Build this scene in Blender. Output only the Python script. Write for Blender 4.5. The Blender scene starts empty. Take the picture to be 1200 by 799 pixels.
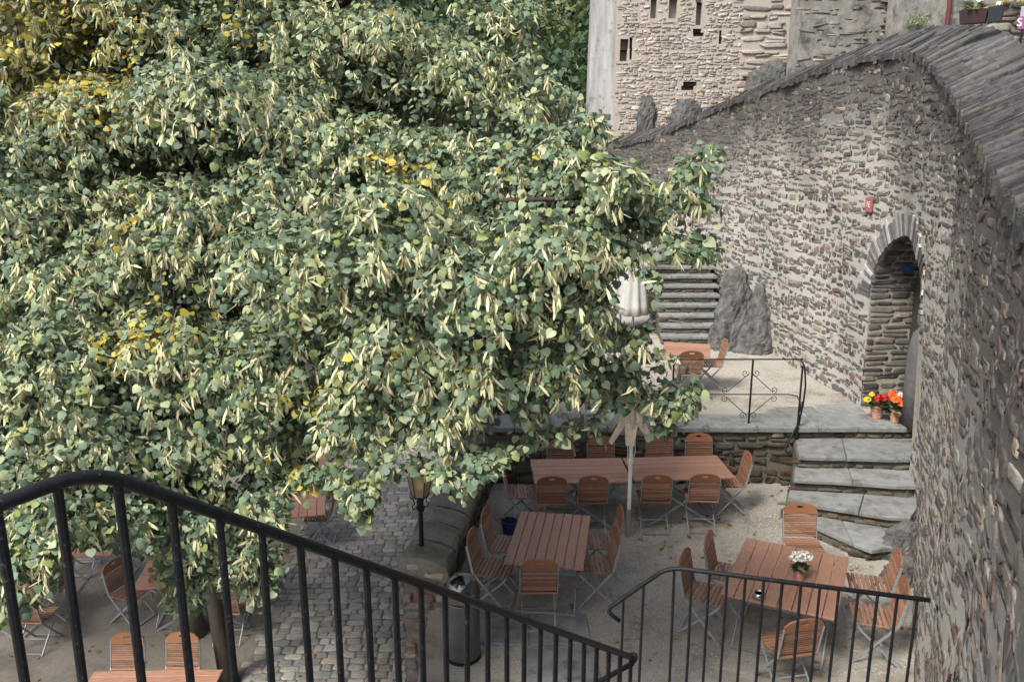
import bpy, math, random
import numpy as np
from mathutils import Vector, Matrix, Euler
from mathutils import noise as mnoise

random.seed(7)
rng = np.random.default_rng(11)
SC = bpy.context.scene
COL = SC.collection
R = math.radians

# ------------------------------------------------------------------ camera
PITCH = R(13.8)
FPX = 980.0
CAMZ = 5.3
cam_data = bpy.data.cameras.new('camera')
cam = bpy.data.objects.new('camera', cam_data)
COL.objects.link(cam)
cam.location = (0, 0, CAMZ)
cam.rotation_euler = (R(90) - PITCH, 0, 0)
cam_data.sensor_width = 36.0
cam_data.lens = 36.0 * FPX / 1200.0
cam_data.clip_start = 0.05
cam_data.clip_end = 3000
SC.camera = cam

# ------------------------------------------------------------------ sky, sun, exposure
SUNV = Vector((-0.55, -0.60, 1.0)).normalized()
world = bpy.data.worlds.new('World')
SC.world = world
world.use_nodes = True
wn = world.node_tree
sky = wn.nodes.new('ShaderNodeTexSky')
sky.sky_type = 'NISHITA'
sky.sun_disc = False
sky.sun_elevation = math.asin(SUNV.z)
sky.sun_rotation = math.atan2(SUNV.x, SUNV.y)
sky.air_density = 1.0
sky.dust_density = 4.0
sky.ozone_density = 1.0
hs = wn.nodes.new('ShaderNodeHueSaturation')
hs.inputs['Saturation'].default_value = 0.45
wn.links.new(sky.outputs[0], hs.inputs['Color'])
bg = wn.nodes['Background']
wn.links.new(hs.outputs[0], bg.inputs[0])
bg.inputs[1].default_value = 0.096
sun_data = bpy.data.lights.new('sun', 'SUN')
sun_data.energy = 2.3
sun_data.angle = R(16)
sun_data.color = (1.0, 0.93, 0.80)
sun = bpy.data.objects.new('sun', sun_data)
COL.objects.link(sun)
sun.rotation_euler = SUNV.to_track_quat('Z', 'Y').to_euler()
SC.view_settings.view_transform = 'Standard'
SC.view_settings.look = 'None'
SC.view_settings.gamma = 1.0
SC.view_settings.exposure = 1.2

# ------------------------------------------------------------------ helpers
def U(px, py, z=None, y=None):
    """photo pixel -> world point on the level z, or at the distance y"""
    u = (px - 600.0) / FPX
    v = (399.5 - py) / FPX
    d = Vector((u, math.cos(PITCH) + v * math.sin(PITCH), -math.sin(PITCH) + v * math.cos(PITCH)))
    t = (z - CAMZ) / d.z if z is not None else y / d.y
    return Vector((0, 0, CAMZ)) + d * t

def project(P):
    P = np.asarray(P, dtype=float)
    x, y, z = P[..., 0], P[..., 1], P[..., 2] - CAMZ
    Z = y * math.cos(PITCH) - z * math.sin(PITCH)
    Yu = y * math.sin(PITCH) + z * math.cos(PITCH)
    Zs = np.where(Z > 0.05, Z, np.nan)
    return 600 + FPX * x / Zs, 399.5 - FPX * Yu / Zs, Z

def tag(o, label=None, cat=None, group=None, kind=None):
    if label: o['label'] = label
    if cat: o['category'] = cat
    if group: o['group'] = group
    if kind: o['kind'] = kind
    return o

def empty(name, loc=(0, 0, 0), rz=0.0, label=None, cat=None, group=None):
    o = bpy.data.objects.new(name, None)
    o.empty_display_size = 0.1
    COL.objects.link(o)
    o.location = loc
    o.rotation_euler = (0, 0, rz)
    return tag(o, label, cat, group)

def link(name, me, mat, parent=None, world_space=False, kind=None):
    o = bpy.data.objects.new(name, me)
    COL.objects.link(o)
    if mat is not None and len(me.materials) == 0:
        me.materials.append(mat)
    if parent is not None:
        o.parent = parent
        if world_space:
            top, off = parent, Vector((0, 0, 0))
            while top is not None:
                off = off + top.location
                top = top.parent
            if parent.type == 'EMPTY' and parent.parent is None:
                o.matrix_parent_inverse = Matrix.Translation(-parent.location)
    if kind: o['kind'] = kind
    return o

def fast_mesh(name, V, F, cols=None, smooth=False):
    """V (n,3), F (m,k) equal-sided faces, cols (n,3)"""
    V = np.ascontiguousarray(V, dtype=np.float32).reshape(-1, 3)
    F = np.ascontiguousarray(F, dtype=np.int32)
    m, k = F.shape
    me = bpy.data.meshes.new(name)
    me.vertices.add(len(V))
    me.vertices.foreach_set('co', V.ravel())
    me.loops.add(m * k)
    me.loops.foreach_set('vertex_index', F.ravel())
    me.polygons.add(m)
    me.polygons.foreach_set('loop_start', np.arange(0, m * k, k, dtype=np.int32))
    if smooth:
        me.polygons.foreach_set('use_smooth', np.ones(m, dtype=bool))
    me.update(calc_edges=True)
    if cols is not None:
        a = me.attributes.new('col', 'FLOAT_COLOR', 'POINT')
        c = np.ones((len(V), 4), dtype=np.float32)
        c[:, :3] = cols
        a.data.foreach_set('color', c.ravel())
    return me

class MB:
    def __init__(self):
        self.v, self.f, self.c = [], [], []
        self.col = None
    def add(self, vs, fs):
        n = len(self.v)
        self.v += [tuple(p) for p in vs]
        self.f += [tuple(i + n for i in f) for f in fs]
        self.c += [self.col or (1, 1, 1)] * len(vs)
        return self
    def hexa(self, p):
        return self.add(p, [(0, 3, 2, 1), (4, 5, 6, 7), (0, 1, 5, 4), (1, 2, 6, 5), (2, 3, 7, 6), (3, 0, 4, 7)])
    def box(self, c, s, rot=None, bev=0.0):
        hx, hy, hz = s[0] / 2, s[1] / 2, s[2] / 2
        if bev <= 0:
            ps = [(-hx, -hy, -hz), (hx, -hy, -hz), (hx, hy, -hz), (-hx, hy, -hz), (-hx, -hy, hz), (hx, -hy, hz), (hx, hy, hz), (-hx, hy, hz)]
            fs = [(0, 3, 2, 1), (4, 5, 6, 7), (0, 1, 5, 4), (1, 2, 6, 5), (2, 3, 7, 6), (3, 0, 4, 7)]
        else:
            b = min(bev, hx * .9, hy * .9, hz * .9)
            ps = []
            for (z, i) in ((-hz, 0), (-hz + b, 1), (hz - b, 1), (hz, 0)):
                e = b if i == 0 else 0
                ps += [(-hx + e, -hy + e, z), (hx - e, -hy + e, z), (hx - e, hy - e, z), (-hx + e, hy - e, z)]
            fs = [(3, 2, 1, 0), (12, 13, 14, 15)]
            for k in range(3):
                for j in range(4):
                    a, b2 = 4 * k + j, 4 * k + (j + 1) % 4
                    fs.append((a, b2, b2 + 4, a + 4))
        if rot is not None:
            ps = [rot @ Vector(p) for p in ps]
        return self.add([(p[0] + c[0], p[1] + c[1], p[2] + c[2]) for p in ps], fs)
    def bar(self, p, q, w, t, side=None):
        p, q = Vector(p), Vector(q)
        d = (q - p).normalized()
        s = Vector(side) if side else (Vector((0, 0, 1)) if abs(d.z) < .9 else Vector((1, 0, 0)))
        a = d.cross(s).normalized() if side is None else (s - d * s.dot(d)).normalized()
        b = d.cross(a).normalized()
        a, b = a * w / 2, b * t / 2
        return self.hexa([p - a - b, p + a - b, p + a + b, p - a + b, q - a - b, q + a - b, q + a + b, q - a + b])
    def tube(self, pts, r, n=8, caps=True):
        pts = [Vector(p) for p in pts]
        rs = r if isinstance(r, (list, tuple)) else [r] * len(pts)
        vs, fs = [], []
        ref = None
        for i, p in enumerate(pts):
            d = (pts[min(i + 1, len(pts) - 1)] - pts[max(i - 1, 0)]).normalized()
            if ref is None:
                ref = Vector((0, 0, 1)) if abs(d.z) < .9 else Vector((1, 0, 0))
            a = (ref - d * ref.dot(d)).normalized()
            b = d.cross(a)
            ref = a
            for k in range(n):
                t = 2 * math.pi * k / n
                vs.append(p + (a * math.cos(t) + b * math.sin(t)) * rs[i])
        for i in range(len(pts) - 1):
            for k in range(n):
                k2 = (k + 1) % n
                fs.append((i * n + k, i * n + k2, (i + 1) * n + k2, (i + 1) * n + k))
        if caps:
            fs.append(tuple(range(n - 1, -1, -1)))
            fs.append(tuple(range((len(pts) - 1) * n, len(pts) * n)))
        return self.add(vs, fs)
    def lathe(self, prof, c=(0, 0, 0), n=20, ripple=None):
        vs, fs = [], []
        for (r, z) in prof:
            for k in range(n):
                t = 2 * math.pi * k / n
                rr = r * (1 + (ripple(t, z) if ripple else 0))
                vs.append((c[0] + rr * math.cos(t), c[1] + rr * math.sin(t), c[2] + z))
        for i in range(len(prof) - 1):
            for k in range(n):
                k2 = (k + 1) % n
                fs.append((i * n + k, i * n + k2, (i + 1) * n + k2, (i + 1) * n + k))
        fs.append(tuple(range(n - 1, -1, -1)))
        fs.append(tuple(range((len(prof) - 1) * n, len(prof) * n)))
        return self.add(vs, fs)
    def mesh(self, name, smooth=False):
        me = bpy.data.meshes.new(name)
        me.from_pydata(self.v, [], self.f)
        if smooth:
            me.polygons.foreach_set('use_smooth', [True] * len(me.polygons))
        a = me.attributes.new('col', 'FLOAT_COLOR', 'POINT')
        c = np.ones((len(self.v), 4), dtype=np.float32)
        c[:, :3] = self.c
        a.data.foreach_set('color', c.ravel())
        me.update()
        return me
    def build(self, name, mat, parent=None, ws=False, kind=None, smooth=False):
        return link(name, self.mesh(name, smooth), mat, parent, ws, kind)

def kids(o):
    return [c for c in bpy.data.objects if c.parent is o]

# ------------------------------------------------------------------ materials
def new_mat(name):
    m = bpy.data.materials.new(name)
    m.use_nodes = True
    nt = m.node_tree
    return m, nt, nt.nodes['Principled BSDF'], nt.nodes, nt.links

def material(name, c1, c2=None, scale=8.0, rough=0.8, bump=0.0, bscale=40.0, metal=0.0, attr=False,
             stretch=(1, 1, 1), vary=0.0, spec=0.4, c3=None, s3=1.5, th3=(0.5, 0.65), detail=6.0, rnd_off=False):
    m, nt, bsdf, N, L = new_mat(name)
    tc = N.new('ShaderNodeTexCoord')
    mp = N.new('ShaderNodeMapping')
    mp.inputs['Scale'].default_value = stretch
    L.new(tc.outputs['Object'], mp.inputs['Vector'])
    oi = N.new('ShaderNodeObjectInfo')
    if rnd_off:
        mul = N.new('ShaderNodeMath'); mul.operation = 'MULTIPLY'; mul.inputs[1].default_value = 37.0
        L.new(oi.outputs['Random'], mul.inputs[0])
        L.new(mul.outputs[0], mp.inputs['Location'])
    nz = N.new('ShaderNodeTexNoise')
    nz.inputs['Scale'].default_value = scale
    nz.inputs['Detail'].default_value = detail
    nz.inputs['Roughness'].default_value = 0.65
    L.new(mp.outputs[0], nz.inputs['Vector'])
    rmp = N.new('ShaderNodeMapRange')
    rmp.inputs['From Min'].default_value = 0.3
    rmp.inputs['From Max'].default_value = 0.7
    L.new(nz.outputs['Fac'], rmp.inputs['Value'])
    mix = N.new('ShaderNodeMix'); mix.data_type = 'RGBA'
    L.new(rmp.outputs[0], mix.inputs['Factor'])
    c2 = c2 or c1
    mix.inputs['A'].default_value = (*c1, 1)
    mix.inputs['B'].default_value = (*c2, 1)
    out = mix.outputs['Result']
    if attr:
        at = N.new('ShaderNodeAttribute'); at.attribute_name = 'col'
        mm = N.new('ShaderNodeMix'); mm.data_type = 'RGBA'; mm.blend_type = 'MULTIPLY'
        mm.inputs['Factor'].default_value = 1.0
        L.new(out, mm.inputs['A']); L.new(at.outputs['Color'], mm.inputs['B'])
        out = mm.outputs['Result']
    if c3 is not None:
        n3 = N.new('ShaderNodeTexNoise')
        n3.inputs['Scale'].default_value = s3
        n3.inputs['Detail'].default_value = 8.0
        n3.inputs['Roughness'].default_value = 0.7
        L.new(tc.outputs['Object'], n3.inputs['Vector'])
        r3 = N.new('ShaderNodeMapRange')
        r3.inputs['From Min'].default_value = th3[0]
        r3.inputs['From Max'].default_value = th3[1]
        L.new(n3.outputs['Fac'], r3.inputs['Value'])
        m3 = N.new('ShaderNodeMix'); m3.data_type = 'RGBA'
        L.new(r3.outputs[0], m3.inputs['Factor'])
        L.new(out, m3.inputs['A'])
        m3.inputs['B'].default_value = (*c3, 1)
        out = m3.outputs['Result']
    if vary > 0:
        vr = N.new('ShaderNodeMapRange')
        vr.inputs['To Min'].default_value = 1 - vary
        vr.inputs['To Max'].default_value = 1 + vary
        L.new(oi.outputs['Random'], vr.inputs['Value'])
        hv = N.new('ShaderNodeHueSaturation')
        L.new(vr.outputs[0], hv.inputs['Value'])
        L.new(out, hv.inputs['Color'])
        out = hv.outputs[0]
    L.new(out, bsdf.inputs['Base Color'])
    bsdf.inputs['Roughness'].default_value = rough
    bsdf.inputs['Metallic'].default_value = metal
    bsdf.inputs['Specular IOR Level'].default_value = spec
    if bump > 0:
        b = N.new('ShaderNodeBump')
        b.inputs['Strength'].default_value = bump
        b.inputs['Distance'].default_value = 0.02
        n2 = N.new('ShaderNodeTexNoise')
        n2.inputs['Scale'].default_value = bscale
        n2.inputs['Detail'].default_value = 5.0
        n2.inputs['Roughness'].default_value = 0.7
        L.new(mp.outputs[0], n2.inputs['Vector'])
        L.new(n2.outputs['Fac'], b.inputs['Height'])
        L.new(b.outputs[0], bsdf.inputs['Normal'])
    return m

MAT = {}
MAT['stone'] = material('rubble_stone', (.72, .72, .72), (1.25, 1.22, 1.2), 14, .85, .6, 45, attr=True, spec=.3)
MAT['mortar'] = material('lime_mortar', (.78, .78, .78), (1.12, 1.12, 1.12), 22, .95, .8, 60, attr=True, spec=.2)
MAT['slate'] = material('coping_slate', (.5, .5, .51), (1.5, 1.48, 1.46), 11, .8, 1.0, 26, attr=True, spec=.3,
                        c3=(.10, .10, .09), s3=6, th3=(.56, .70))
MAT['flag'] = material('flagstone', (.15, .158, .166), (.25, .255, .26), 6, .75, .7, 24, vary=.12, spec=.35, c3=(.10, .10, .092), s3=4.2, th3=(.5, .68), rnd_off=True)
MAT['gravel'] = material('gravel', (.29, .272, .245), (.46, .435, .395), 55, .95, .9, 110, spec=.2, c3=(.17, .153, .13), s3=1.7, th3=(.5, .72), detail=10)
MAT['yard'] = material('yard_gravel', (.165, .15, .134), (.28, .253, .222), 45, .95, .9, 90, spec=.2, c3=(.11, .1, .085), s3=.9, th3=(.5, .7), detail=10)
MAT['dirt'] = material('earth', (.10, .09, .075), (.17, .15, .12), 12, .95, .5, 30)
MAT['cobble'] = material('cobble', (.75, .75, .75), (1.2, 1.2, 1.2), 12, .8, .5, 40, attr=True, spec=.35)
MAT['wood'] = material('oiled_wood', (.14, .072, .046), (.33, .17, .112), 7, .5, .15, 30, stretch=(2.2, 22, 22), vary=.32, spec=.4, rnd_off=True)
MAT['wood_y'] = material('oiled_wood_table', (.21, .108, .074), (.41, .222, .156), 6, .5, .15, 30, stretch=(22, 1.8, 22), vary=.12, spec=.45, rnd_off=True)
MAT['board'] = material('varnished_board', (.19, .085, .042), (.27, .125, .066), 4, .4, .0, stretch=(3, 16, 16), vary=.15, spec=.5, rnd_off=True)
MAT['steel'] = material('painted_steel', (.23, .26, .29), (.36, .39, .42), 25, .5, 0, metal=.35, spec=.5)
MAT['iron'] = material('black_iron', (.006, .007, .010), (.014, .015, .018), 30, .45, .35, 60, spec=.25, c3=(.11, .10, .095), s3=55, th3=(.60, .70))
MAT['bin'] = material('bin_metal', (.085, .09, .10), (.12, .126, .137), 12, .33, .05, 8, metal=.5, spec=.5)
MAT['chrome'] = material('polished_steel', (.42, .44, .45), (.55, .56, .56), 6, .14, 0, metal=1.0)
MAT['dark_chrome'] = material('dark_polished_steel', (.13, .135, .145), (.18, .18, .19), 6, .2, 0, metal=1.0)
MAT['white_metal'] = material('white_metal', (.72, .73, .74), (.8, .8, .8), 10, .4, 0)
MAT['canvas'] = material('beige_canvas', (.36, .31, .25), (.5, .44, .36), 14, .9, .3, 60)
MAT['white_canvas'] = material('white_canvas', (.34, .34, .335), (.44, .44, .43), 5, .85, .2, 40)
MAT['terracotta'] = material('terracotta', (.40, .21, .14), (.52, .31, .22), 14, .85, .3, 40)
MAT['rock'] = material('bedrock', (.03, .031, .032), (.145, .146, .144), 8, .88, 1.0, 14, spec=.3, c3=(.22, .215, .20), s3=4.5, th3=(.6, .78), stretch=(1, 1, .3))
MAT['bark'] = material('bark', (.075, .065, .052), (.15, .135, .115), 6, .9, 1.0, 22, stretch=(1, 1, .3))
MAT['dark_bark'] = material('dark_bark', (.028, .022, .018), (.06, .048, .038), 6, .9, 1.0, 22, stretch=(1, 1, .3))
MAT['plaster'] = material('weathered_plaster', (.15, .147, .14), (.30, .29, .275), 3.5, .92, 1.0, 11, c3=(.075, .075, .072), s3=2.6, th3=(.5, .66))
MAT['render'] = material('streaked_render', (.17, .172, .178), (.36, .36, .365), 3.2, .92, 1.0, 11, c3=(.11, .112, .115), s3=3.2, th3=(.54, .7), stretch=(1, 1, .16))
MAT['plain'] = material('painted', (.9, .9, .9), (1, 1, 1), 10, .6, 0, attr=True)
MAT['petal'] = material('petals', (.85, .85, .85), (1, 1, 1), 30, .6, 0, attr=True)

def leaf_mat(name, trans=0.25, back=(.26, .31, .26)):
    m, nt, bsdf, N, L = new_mat(name)
    at = N.new('ShaderNodeAttribute'); at.attribute_name = 'col'
    tc = N.new('ShaderNodeTexCoord')
    nz = N.new('ShaderNodeTexNoise'); nz.inputs['Scale'].default_value = 60; nz.inputs['Detail'].default_value = 2
    L.new(tc.outputs['Object'], nz.inputs['Vector'])
    rm = N.new('ShaderNodeMapRange'); rm.inputs['To Min'].default_value = .8; rm.inputs['To Max'].default_value = 1.2
    L.new(nz.outputs['Fac'], rm.inputs['Value'])
    hv = N.new('ShaderNodeHueSaturation')
    L.new(rm.outputs[0], hv.inputs['Value']); L.new(at.outputs['Color'], hv.inputs['Color'])
    geo = N.new('ShaderNodeNewGeometry')
    mx = N.new('ShaderNodeMix'); mx.data_type = 'RGBA'
    mb = N.new('ShaderNodeMix'); mb.data_type = 'RGBA'
    mb.inputs['Factor'].default_value = .6
    L.new(hv.outputs[0], mb.inputs['A']); mb.inputs['B'].default_value = (*back, 1)
    L.new(geo.outputs['Backfacing'], mx.inputs['Factor'])
    L.new(hv.outputs[0], mx.inputs['A']); L.new(mb.outputs['Result'], mx.inputs['B'])
    L.new(mx.outputs['Result'], bsdf.inputs['Base Color'])
    bsdf.inputs['Roughness'].default_value = .5
    bsdf.inputs['Specular IOR Level'].default_value = .35
    tr = N.new('ShaderNodeBsdfTranslucent')
    L.new(hv.outputs[0], tr.inputs['Color'])
    ms = N.new('ShaderNodeMixShader'); ms.inputs[0].default_value = trans
    L.new(bsdf.outputs[0], ms.inputs[1]); L.new(tr.outputs[0], ms.inputs[2])
    L.new(ms.outputs[0], N['Material Output'].inputs['Surface'])
    return m
MAT['leaf'] = leaf_mat('linden_leaf', .2, (.29, .33, .235))
MAT['forest_leaf'] = leaf_mat('forest_leaf', .15, (.06, .08, .04))

# ------------------------------------------------------------------ stone masonry generator
PAL = np.array([(.17, .16, .15), (.12, .113, .107), (.09, .088, .09), (.14, .115, .10), (.22, .20, .175), (.15, .135, .13),
                (.145, .088, .078), (.20, .195, .195), (.215, .17, .14), (.10, .075, .07), (.115, .12, .13), (.25, .225, .19), (.10, .095, .088), (.13, .12, .112)])
OUT8 = np.array([(-1, -.68), (-.74, -1), (.74, -1), (1, -.68), (1, .68), (.74, 1), (-.74, 1), (-1, .68)])
def stone_faces(n):
    F = []
    for k in range(8):
        k2 = (k + 1) % 8
        F += [(k, k2, 8 + k2), (k, 8 + k2, 8 + k), (8 + k, 8 + k2, 16 + k2), (8 + k, 16 + k2, 16 + k), (16 + k, 16 + k2, 24)]
    F = np.array(F)
    return (F[None] + 25 * np.arange(n)[:, None, None]).reshape(-1, 3)

def stone_verts(cu, cz, w, h, Fmap, proud=(.006, .024), jit=.16, tilt=.09, pal=PAL, relief=1.0):
    """rows of irregular stones on a surface Fmap(u, z, d)"""
    n = len(cu)
    o = OUT8[None].repeat(n, 0) + rng.normal(0, jit, (n, 8, 2))
    o = np.clip(o, -1.15, 1.15)
    du = o[..., 0] * w[:, None] / 2
    dz = o[..., 1] * h[:, None] / 2 + du * rng.normal(0, tilt, n)[:, None]
    p = rng.uniform(*proud, n)[:, None]
    uu, zz, dd = [], [], []
    for sc, d in ((1.0, np.full((n, 1), -.012)), (.95, p), (.66, p + relief * rng.uniform(.003, .010, (n, 1)))):
        uu.append(cu[:, None] + du * sc); zz.append(cz[:, None] + dz * sc)
        dd.append(np.broadcast_to(d, (n, 8)) + rng.normal(0, .0025, (n, 8)))
    uu.append(cu[:, None]); zz.append(cz[:, None]); dd.append(p + relief * rng.uniform(.004, .013, (n, 1)))
    P = Fmap(np.concatenate(uu, 1), np.concatenate(zz, 1), np.concatenate(dd, 1))
    col = pal[rng.integers(0, len(pal), n)] * rng.uniform(.72, 1.3, (n, 1)) * (1 + rng.normal(0, .04, (n, 3)))
    return P, np.clip(col, .02, .8)

def course(u0, u1, z0, z1, hr=(.06, .14), lr=(.10, .34), gap=(.014, .034), wob=.02, jz=.09):
    cu, cz, w, h = [], [], [], []
    z = z0
    while z < z1:
        hh = random.uniform(*hr)
        u = u0 + random.uniform(-.2, 0)
        ph = random.uniform(0, 9)
        while u < u1:
            ll = random.uniform(*lr) * (0.8 + 0.4 * random.random())
            if random.random() < .16:
                ll *= .55
            g = random.uniform(*gap)
            zz = z + hh / 2 + wob * (math.sin(u * 1.7 + ph) + .5 * math.sin(u * 4.3 + 2 * ph)) + random.gauss(0, hh * jz)
            sh = (hh - g) * random.uniform(.7, 1.14)
            if random.random() < .16 and hh > .09:      # two thin stones one above the other
                for q in (-.26, .26):
                    cu.append(u + ll / 2); cz.append(zz + q * hh); w.append(ll - g); h.append(hh * .40)
            else:
                cu.append(u + ll / 2); cz.append(zz); w.append(ll - g); h.append(sh)
            u += ll
        z += hh
    return [np.array(a) for a in (cu, cz, w, h)]

def trim(cu, cz, w, h, u0, u1, least=.05):
    a, b = np.maximum(cu - w / 2, u0), np.minimum(cu + w / 2, u1)
    ok = (b - a) > least
    return ((a + b) / 2)[ok], cz[ok], (b - a)[ok], h[ok]

def emit_stones(P, col, name_part, name_rest, parent, mat, nparts=300, area=None, facing=None):
    """the stones that show largest become parts, the rest one joined part"""
    n = len(P)
    if area is None:
        x, y, Z = project(P[:, :8])
        a = .5 * np.abs(np.sum(x * np.roll(y, -1, 1) - y * np.roll(x, -1, 1), 1))
        mx, my = x.mean(1), y.mean(1)
        a = np.where((mx > 5) & (mx < 1195) & (my > 5) & (my < 794) & (Z.mean(1) > .2), a, 0)
        area = np.nan_to_num(a)
    if facing is not None:
        area = area * facing
    order = np.argsort(-area)
    big = [i for i in order[:nparts] if area[i] > 15]
    f1 = stone_faces(1)
    for i in big:
        me = fast_mesh(name_part, P[i], f1, np.repeat(col[i:i + 1], 25, 0))
        link(name_part, me, mat, parent, True)
    keep = np.ones(n, bool); keep[big] = False
    k = int(keep.sum())
    if k:
        me = fast_mesh(name_rest, P[keep].reshape(-1, 3), stone_faces(k), np.repeat(col[keep], 25, 0))
        link(name_rest, me, mat, parent, True, 'stuff')

def plane_map(origin, du, n):
    """a vertical plane: u runs along du, z is world height"""
    o = np.array(origin, float); du = np.array(du, float); du /= np.linalg.norm(du)
    nn = np.array(n, float); nn /= np.linalg.norm(nn)
    def F(u, z, d):
        P = o[:2] + u[..., None] * du[:2] + d[..., None] * nn[:2]
        return np.concatenate([P, z[..., None] + 0 * P[..., :1]], -1)
    return F

def noise1(x, seed=0):
    return (np.sin(x * 1.3 + seed) + np.sin(x * 2.9 + seed * 2.1) * .6 + np.sin(x * 6.1 + seed * 3.7) * .35) / 1.95

# ------------------------------------------------------------------ the grounds
YARD = -1.5
TERR = .95
def sheet(name, poly, z, mat, label, sub=None):
    mb = MB()
    mb.add([(p[0], p[1], z) for p in poly], [tuple(range(len(poly)))])
    o = mb.build(name, mat)
    return tag(o, label, None, None, 'structure')

sheet('ground', [(-900, -900), (900, -900), (900, 900), (-900, 900)], YARD - .06, MAT['dirt'], 'dark earth ground reaching out beyond the courtyards')
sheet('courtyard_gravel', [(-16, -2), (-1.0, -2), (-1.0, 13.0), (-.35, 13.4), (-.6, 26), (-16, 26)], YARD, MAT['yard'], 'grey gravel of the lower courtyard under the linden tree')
# terrace block: lower gravel terrace and the upper one
WL0, WL1 = Vector((-1.0, 8.62, 0)), Vector((-.42, 13.2, 0))     # low wall centre line
mb = MB()
poly = [(-.95, -1.5), (9, -1.5), (9, 13.2), (-.42, 13.2), (-.95, 8.6)]
mb.add([(x, y, 0) for x, y in poly] + [(x, y, YARD - .3) for x, y in poly],
       [(0, 1, 2, 3, 4)] + [(i, i + 5, (i + 1) % 5 + 5, (i + 1) % 5) for i in range(5)])
tag(mb.build('gravel_terrace', MAT['gravel']), 'pale gravel of the dining terrace below the steps', None, None, 'structure')

TE = U(870, 500, z=TERR).y                                       # front edge of the upper terrace
mb = MB()
poly = [(-.55, TE + .12), (6.9, TE + .12), (9, TE + .12), (9, 27), (-.55, 27)]
mb.add([(x, y, TERR - .012) for x, y in poly] + [(x, y, YARD - .3) for x, y in poly],
       [(0, 1, 2, 3, 4)] + [(i, i + 5, (i + 1) % 5 + 5, (i + 1) % 5) for i in range(5)])
tag(mb.build('upper_terrace', MAT['gravel']), 'pale gravel of the raised terrace above the steps', None, None, 'structure')

# loose pebbles and fallen leaves lying on the gravel
def scatter_pebbles(n, xr, yr, z, name, label):
    c = np.stack([rng.uniform(*xr, n), rng.uniform(*yr, n), np.full(n, z)], 1)
    s = rng.uniform(.004, .012, n)
    T = np.array([(1, 0, 0), (0, 1, 0), (-1, 0, 0), (0, -1, 0), (0, 0, .8)])
    V = c[:, None] + T[None] * s[:, None, None] * rng.uniform(.6, 1.3, (n, 5, 1))
    F = np.array([(0, 1, 4), (1, 2, 4), (2, 3, 4), (3, 0, 4)])
    F = (F[None] + 5 * np.arange(n)[:, None, None]).reshape(-1, 3)
    g = rng.uniform(.16, .52, n)
    col = np.stack([g, g * .93, g * .84], 1)
    tag(link(name, fast_mesh(name, V, F, np.repeat(col, 5, 0)), MAT['plain']), label, None, None, 'stuff')
scatter_pebbles(42000, (-.6, 5.2), (7.4, 13.0), .001, 'pebbles', 'loose pebbles strewn over the dining terrace')
scatter_pebbles(9000, (1.4, 5.6), (13.2, 17.0), TERR - .011, 'pebbles', 'loose pebbles strewn over the raised terrace')

# ------------------------------------------------------------------ the great rubble wall with the arch
#        dist   base x   top (px, py)
SEC = [(27.0,  3.30, (700, 175)),
       (24.0,  4.02, (768, 158)),
       (20.0,  4.82, (848, 124)),
       (16.6,  5.36, (929, 94)),
       (14.6,  5.62, (1000, 70)),
       (13.0,  5.76, (1054, 61)),
       (11.6,  5.86, (1090, 70)),
       (9.8,   5.20, (1126, 118)),
       (8.2,   4.44, (1143, 150)),
       (6.7,   3.72, (1156, 172)),
       (5.2,   2.98, (1171, 196)),
       (3.8,   2.29, (1200, 240)),
       (2.4,   1.60, None),
       (1.0,    .92, None),
       (-1.0,   .50, None)]
ks = []
for D, bx, t in SEC:
    if t: tp = U(*t, y=D)
    else: tp = Vector((bx + .03, D, 4.96))
    ks.append((bx, D, tp.x, tp.z))
ks = np.array(ks)
def catmull(K, m=60):
    out = []
    n = len(K)
    for i in range(n - 1):
        p0, p1, p2, p3 = K[max(i - 1, 0)], K[i], K[i + 1], K[min(i + 2, n - 1)]
        for t in np.linspace(0, 1, m, endpoint=False):
            out.append(.5 * ((2 * p1) + (-p0 + p2) * t + (2 * p0 - 5 * p1 + 4 * p2 - p3) * t ** 2 + (-p0 + 3 * p1 - 3 * p2 + p3) * t ** 3))
    out.append(K[-1])
    return np.array(out)
W = catmull(ks)
wb = W[:, :2]
seg = np.linalg.norm(np.diff(wb, axis=0), axis=1)
WS = np.concatenate([[0], np.cumsum(seg)])
tan = np.gradient(wb, WS, axis=0)
tan /= np.linalg.norm(tan, axis=1)[:, None]
WN = np.stack([tan[:, 1], -tan[:, 0]], 1)            # faces the terrace
WN *= np.sign((WN * np.array([-1, -.4])).sum(1))[:, None]
ZB = -.25
def Wq(s):
    return [np.interp(s, WS, a) for a in (W[:, 0], W[:, 1], W[:, 2], W[:, 3], WN[:, 0], WN[:, 1])]
def Wmap(s, z, d):
    bx, by, tx, tz, nx, ny = Wq(s)
    t = (z - ZB) / (tz - ZB)
    bulge = .03 * np.sin(s * 2.1 + z * 1.3) + .02 * np.sin(s * 5.3 - z * 3.1)
    return np.stack([bx + (tx - bx) * t + nx * (d + bulge), by + ny * (d + bulge), z + 0 * bx], -1)
def s_at(y):
    return float(np.interp(-y, -W[:, 1], WS))
SA, SB = s_at(13.12), s_at(11.2)
AC, AH = (SA + SB) / 2, (SB - SA) / 2
ASP, ARI = 2.80, 1.08
def arch_z(s):
    q = np.clip(1 - ((s - AC) / AH) ** 2, 0, 1)
    return np.where(np.abs(s - AC) < AH, ASP + ARI * np.sqrt(q), ZB)

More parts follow.
